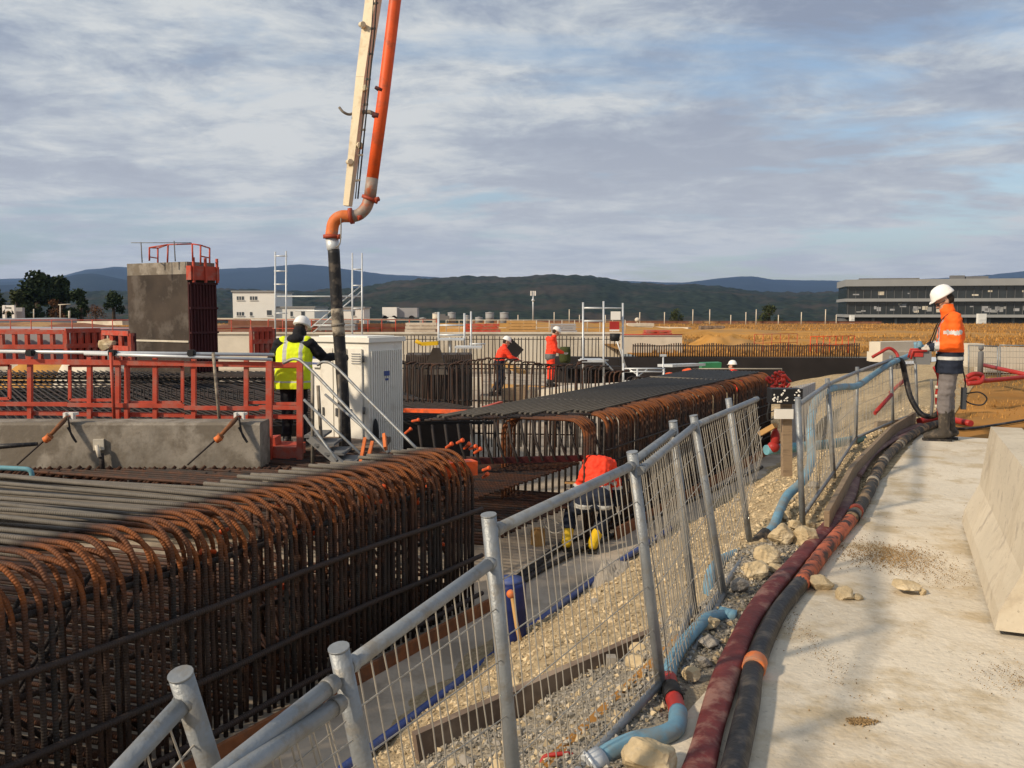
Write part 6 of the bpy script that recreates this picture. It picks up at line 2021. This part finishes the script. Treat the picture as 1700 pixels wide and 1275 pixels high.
for (x0, x1, y) in ((1427, 1534, 462.5), (1588, 1612, 459), (1614, 1652, 460.5)):
    a = A0 + dirb * (x0 - 1401) / 429 * Lb - nb_ * 5; b = A0 + dirb * (x1 - 1401) / 429 * Lb - nb_ * 5
    z0 = zpx(464.2); m.box(((a.x + b.x) / 2, (a.y + b.y) / 2, (z0 + zpx(y)) / 2), ((b - a).length, 1.5, zpx(y) - z0 + .2), math.atan2(dirb.y, dirb.x))
m.build('roof_plant', 'grey_dark', root)
for k, (x, w, h_) in enumerate(((1622, 1.6, 1.6), (1406, .8, .9))):
    p_ = A0 + dirb * (x - 1401) / 429 * Lb + nb_ * 6; m = MB(); m.box((p_.x, p_.y, zpx(533)), (w, .8, h_ + 1.6)); m.box((p_.x, p_.y, zpx(529)), (w * .7, .9, .3)); tag(m.build('guard_hut', 'white_wall'), ('white hut in front of the office building, right of the standing worker', 'small white hut at the left end of the office building')[k], 'hut', 'white huts by the office')

# ================================================================== RIGHT SIDE
def jersey(label, p0, p1, h=.8, name='concrete_barrier'):
    prof = [(0, .0), (.012, .09), (.10, .28), (.155, h), (.345, h), (.40, .28), (.488, .09), (.50, 0)]
    m = MB(); p0, p1 = Vector(p0), Vector(p1)
    t = (p1 - p0).normalized()
    outl = [(x, y) for x, y in prof]
    k = len(outl); s = t.cross(Vector((0, 0, 1)))
    for i in range(13):
        e = p0.lerp(p1, i / 12)
        m.v += [tuple(e + s * x * (1 if i not in (0, 12) else 1) + Vector((0, 0, y + .004 * mnoise.noise(Vector((i * .9, j, 0)))))) for j, (x, y) in enumerate(outl)]
    m.rust = [0.0] * len(m.v); m.arc = [0.0] * len(m.v)
    for i in range(12):
        for j in range(k - 1):
            m.f.append((i * k + j, (i + 1) * k + j, (i + 1) * k + j + 1, i * k + j + 1)); m.mi.append(0); m.sm.append(False)
    m.f += [tuple(reversed(range(k))), tuple(12 * k + j for j in range(k))]; m.mi += [0, 0]; m.sm += [False, False]
    return tag(m.build(name, 'barrier'), label, 'barrier')


b0, b1 = G(1652, 1046, .05), G(1597, 866, .05)
jersey('pale concrete traffic barrier cut by the right edge of the picture', b0, b1, .69)
m = MB(); t = (b1 - b0).normalized(); s = t.cross(Vector((0, 0, 1)))
for k in (.12, .85):
    c = b0.lerp(b1, k) + s * .25; m.box((c.x, c.y, .036), (.4, .10, .035), .4)
tag(m.build('packing_strip', 'wood_dark'), 'dark packing strips under the concrete traffic barrier', 'packing')
m = MB(); m.beam(V(1452, 584, 19), V(1520, 582, 19.5), .3, .42); m.beam(V(1452, 592, 19), V(1520, 590, 19.5), .42, .2); tag(m.build('concrete_block', 'concrete_pale'), 'pale concrete block wall left of the standing worker', 'barrier')
m = MB(); m.beam(V(1600, 588, 21), V(1626, 588, 21), .4, .5); m.beam(V(1600, 601, 21), V(1626, 601, 21), .5, .2); tag(m.build('concrete_block', 'concrete_pale'), 'pale concrete block just right of the standing worker', 'barrier')
m = MB(); m.beam(V(1626, 596, 22), V(1760, 600, 22), .4, .62); tag(m.build('concrete_block', 'concrete_pale'), 'long pale concrete block run at the right edge behind mesh fencing', 'barrier')
for k, (x0, x1, lab) in enumerate(((1608, 1656, 'small wire site fence panel in front of the pale blocks, left one'), (1660, 1725, 'small wire site fence panel in front of the pale blocks, at the right edge'))):
    root = thing('site_fence', V((x0 + x1) / 2, 630, 19.5), lab, 'fence', 'wire fence panels by the pale blocks')
    m = MB(); a, b, c, d_ = V(x0, 632, 19.5), V(x0, 573, 19.5), V(x1, 575, 19.5), V(x1, 632, 19.5); m.tube([a, b], .018, 6); m.tube([b, c], .018, 6); m.tube([c, d_], .018, 6); m.build('frame', 'galv', root)
    m = MB()
    for q_ in range(1, 12): m.tube([a.lerp(d_, q_ / 12), b.lerp(c, q_ / 12)], .005, 4)
    for q_ in range(1, 6): m.tube([a.lerp(b, q_ / 6), d_.lerp(c, q_ / 6)], .005, 4)
    m.build('wire_mesh', 'wire', root)
m = MB(); b0 = V(1627, 622, 17); m.lathe([(.05, 0), (.05, .42), (.02, .45), (0, .45)], b0, 10); m.sphere(b0 + Vector((0, 0, .5)), .05, 8, 6); tag(m.build('bollard', 'grey_dark'), 'short dark bollard with a round knob right of the standing worker', 'bollard')
m = MB(); m.tube(curve([V(1602, 632, 14), V(1620, 628, 14), V(1632, 632, 14), V(1660, 630, 14.3), V(1720, 624, 14.8)], 5), .036, 10); tag(m.build('red_hose', 'red_hose'), 'bright red hose running off to the right behind the standing worker', 'hose')
m = MB(); m.tube(curve([V(1605, 626, 13.8), V(1616, 621, 13.8), V(1630, 623, 13.9), V(1628, 634, 13.8), V(1606, 637, 13.8)], 5), .036, 10); tag(m.build('red_hose', 'red_hose'), 'red hose coil just behind the standing worker', 'hose')
m = MB(); m.tube([V(1632, 606, 18), V(1705, 622, 16)], .04, 8); tag(m.build('red_pole', 'red_hose'), 'thin dark red pole slanting in front of the pale blocks', 'pole')
m = MB(); m.tube(curve([G(1526, 699, .07), G(1560, 694, .07), G(1612, 703, .07)], 5), .042, 10); tag(m.build('red_pipe', 'red_hose'), 'short bright red pipe on the ground behind the boots of the standing worker', 'pipe')
m = MB(); m.tube(curve([V(1448, 593, 12.6), V(1462, 585, 12.6), V(1476, 578, 12.6), V(1488, 586, 12.6), V(1493, 600, 12.5)], 5), .022, 10); tag(m.build('red_hose', 'red_hose'), 'red hose bent over the far fence beside the pale block', 'hose')
m = MB(); m.tube(curve([V(1484, 597, 12.0), V(1497, 600, 12.0), V(1503, 625, 12.0), V(1512, 660, 11.9), V(1528, 686, 11.8), V(1545, 691, 11.7), V(1560, 683, 11.6), V(1563, 660, 11.6)], 6), .036, 10); tag(m.build('black_hose', 'rubber'), 'black hose hanging in a loop from the fence beside the standing worker', 'hose')
root = thing('striped_hose', V(1562, 690, 11.4), 'red and white hose standing upright in front of the legs of the worker', 'hose')
m = MB(); m.tube(curve([V(1552, 608, 11.2), V(1560, 630, 11.2), V(1556, 660, 11.3), V(1561, 692, 11.4)], 6), .03, 10); m.build('hose_section', 'red_hose', root)
for y in (618, 640, 655, 672):
    m = MB(); m.tube([V(1557, y, 11.24), V(1557, y + 5, 11.24)], .034, 10); m.build('white_band', 'concrete_pale', root)
m = MB(); m.tube(curve([V(1546, 630, 11.5), V(1548, 660, 11.5), V(1546, 690, 11.5)], 4), .02, 8); tag(m.build('dark_pole', 'grey_dark'), 'thin dark pole beside the red and white hose', 'pole')
m = MB(); m.sphere(V(1526, 574, 12.8), (.05, .05, .07), 10, 8); m.tube(curve([V(1520, 568, 12.8), V(1523, 590, 12.8), V(1530, 575, 12.8), V(1538, 582, 12.8), V(1545, 580, 12.7)], 5), .03, 8); tag(m.build('blue_strap', 'hose_blue'), 'blue strap tied on the fence top at the hands of the standing worker', 'strap')
for (p_, q_, lab) in (((1452, 686, 11), (1480, 655, 11.4), 'red slanting rod seen through the far fence, lower one'), ((1478, 652, 12), (1500, 632, 12.3), 'red slanting rod seen through the far fence, upper one')):
    m = MB(); m.tube([V(*p_), V(*q_)], .025, 8); tag(m.build('red_rod', 'red_hose'), lab, 'rod', 'red rods behind the far fence')
m = MB(); m.tube(curve([G(1562, 707, .04), G(1600, 712, .03), G(1650, 706, .03), G(1710, 696, .03)], 5), .018, 8); tag(m.build('black_cable', 'rubber'), 'black cable along the far edge of the concrete path', 'cable')
m = MB(); m.box(G(1475, 706, .04) + Vector((0, 0, .02)), (.5, .05, .09), .5); tag(m.build('timber_offcut', 'wood'), 'grey timber offcut at the foot of the far fence', 'timber')

# ================================================================== AIR
hz = MB(); hz.box((0, 5000, 320), (26000, 11500, 842))
h_ = hz.build('haze', 'black', origin=(0, 0, 0)); tag(h_, kind='stuff')
hm = bpy.data.materials.new('haze'); hm.use_nodes = True
t = hm.node_tree; t.nodes.clear()
pv = nd(t, 'ShaderNodeVolumePrincipled'); pv.inputs['Color'].default_value = (.36, .57, 1.0, 1); pv.inputs['Density'].default_value = 6.5e-5; pv.inputs['Anisotropy'].default_value = 0.1
ov = nd(t, 'ShaderNodeOutputMaterial'); t.links.new(pv.outputs[0], ov.inputs['Volume'])
h_.data.materials.clear(); h_.data.materials.append(hm)
h_.visible_shadow = True
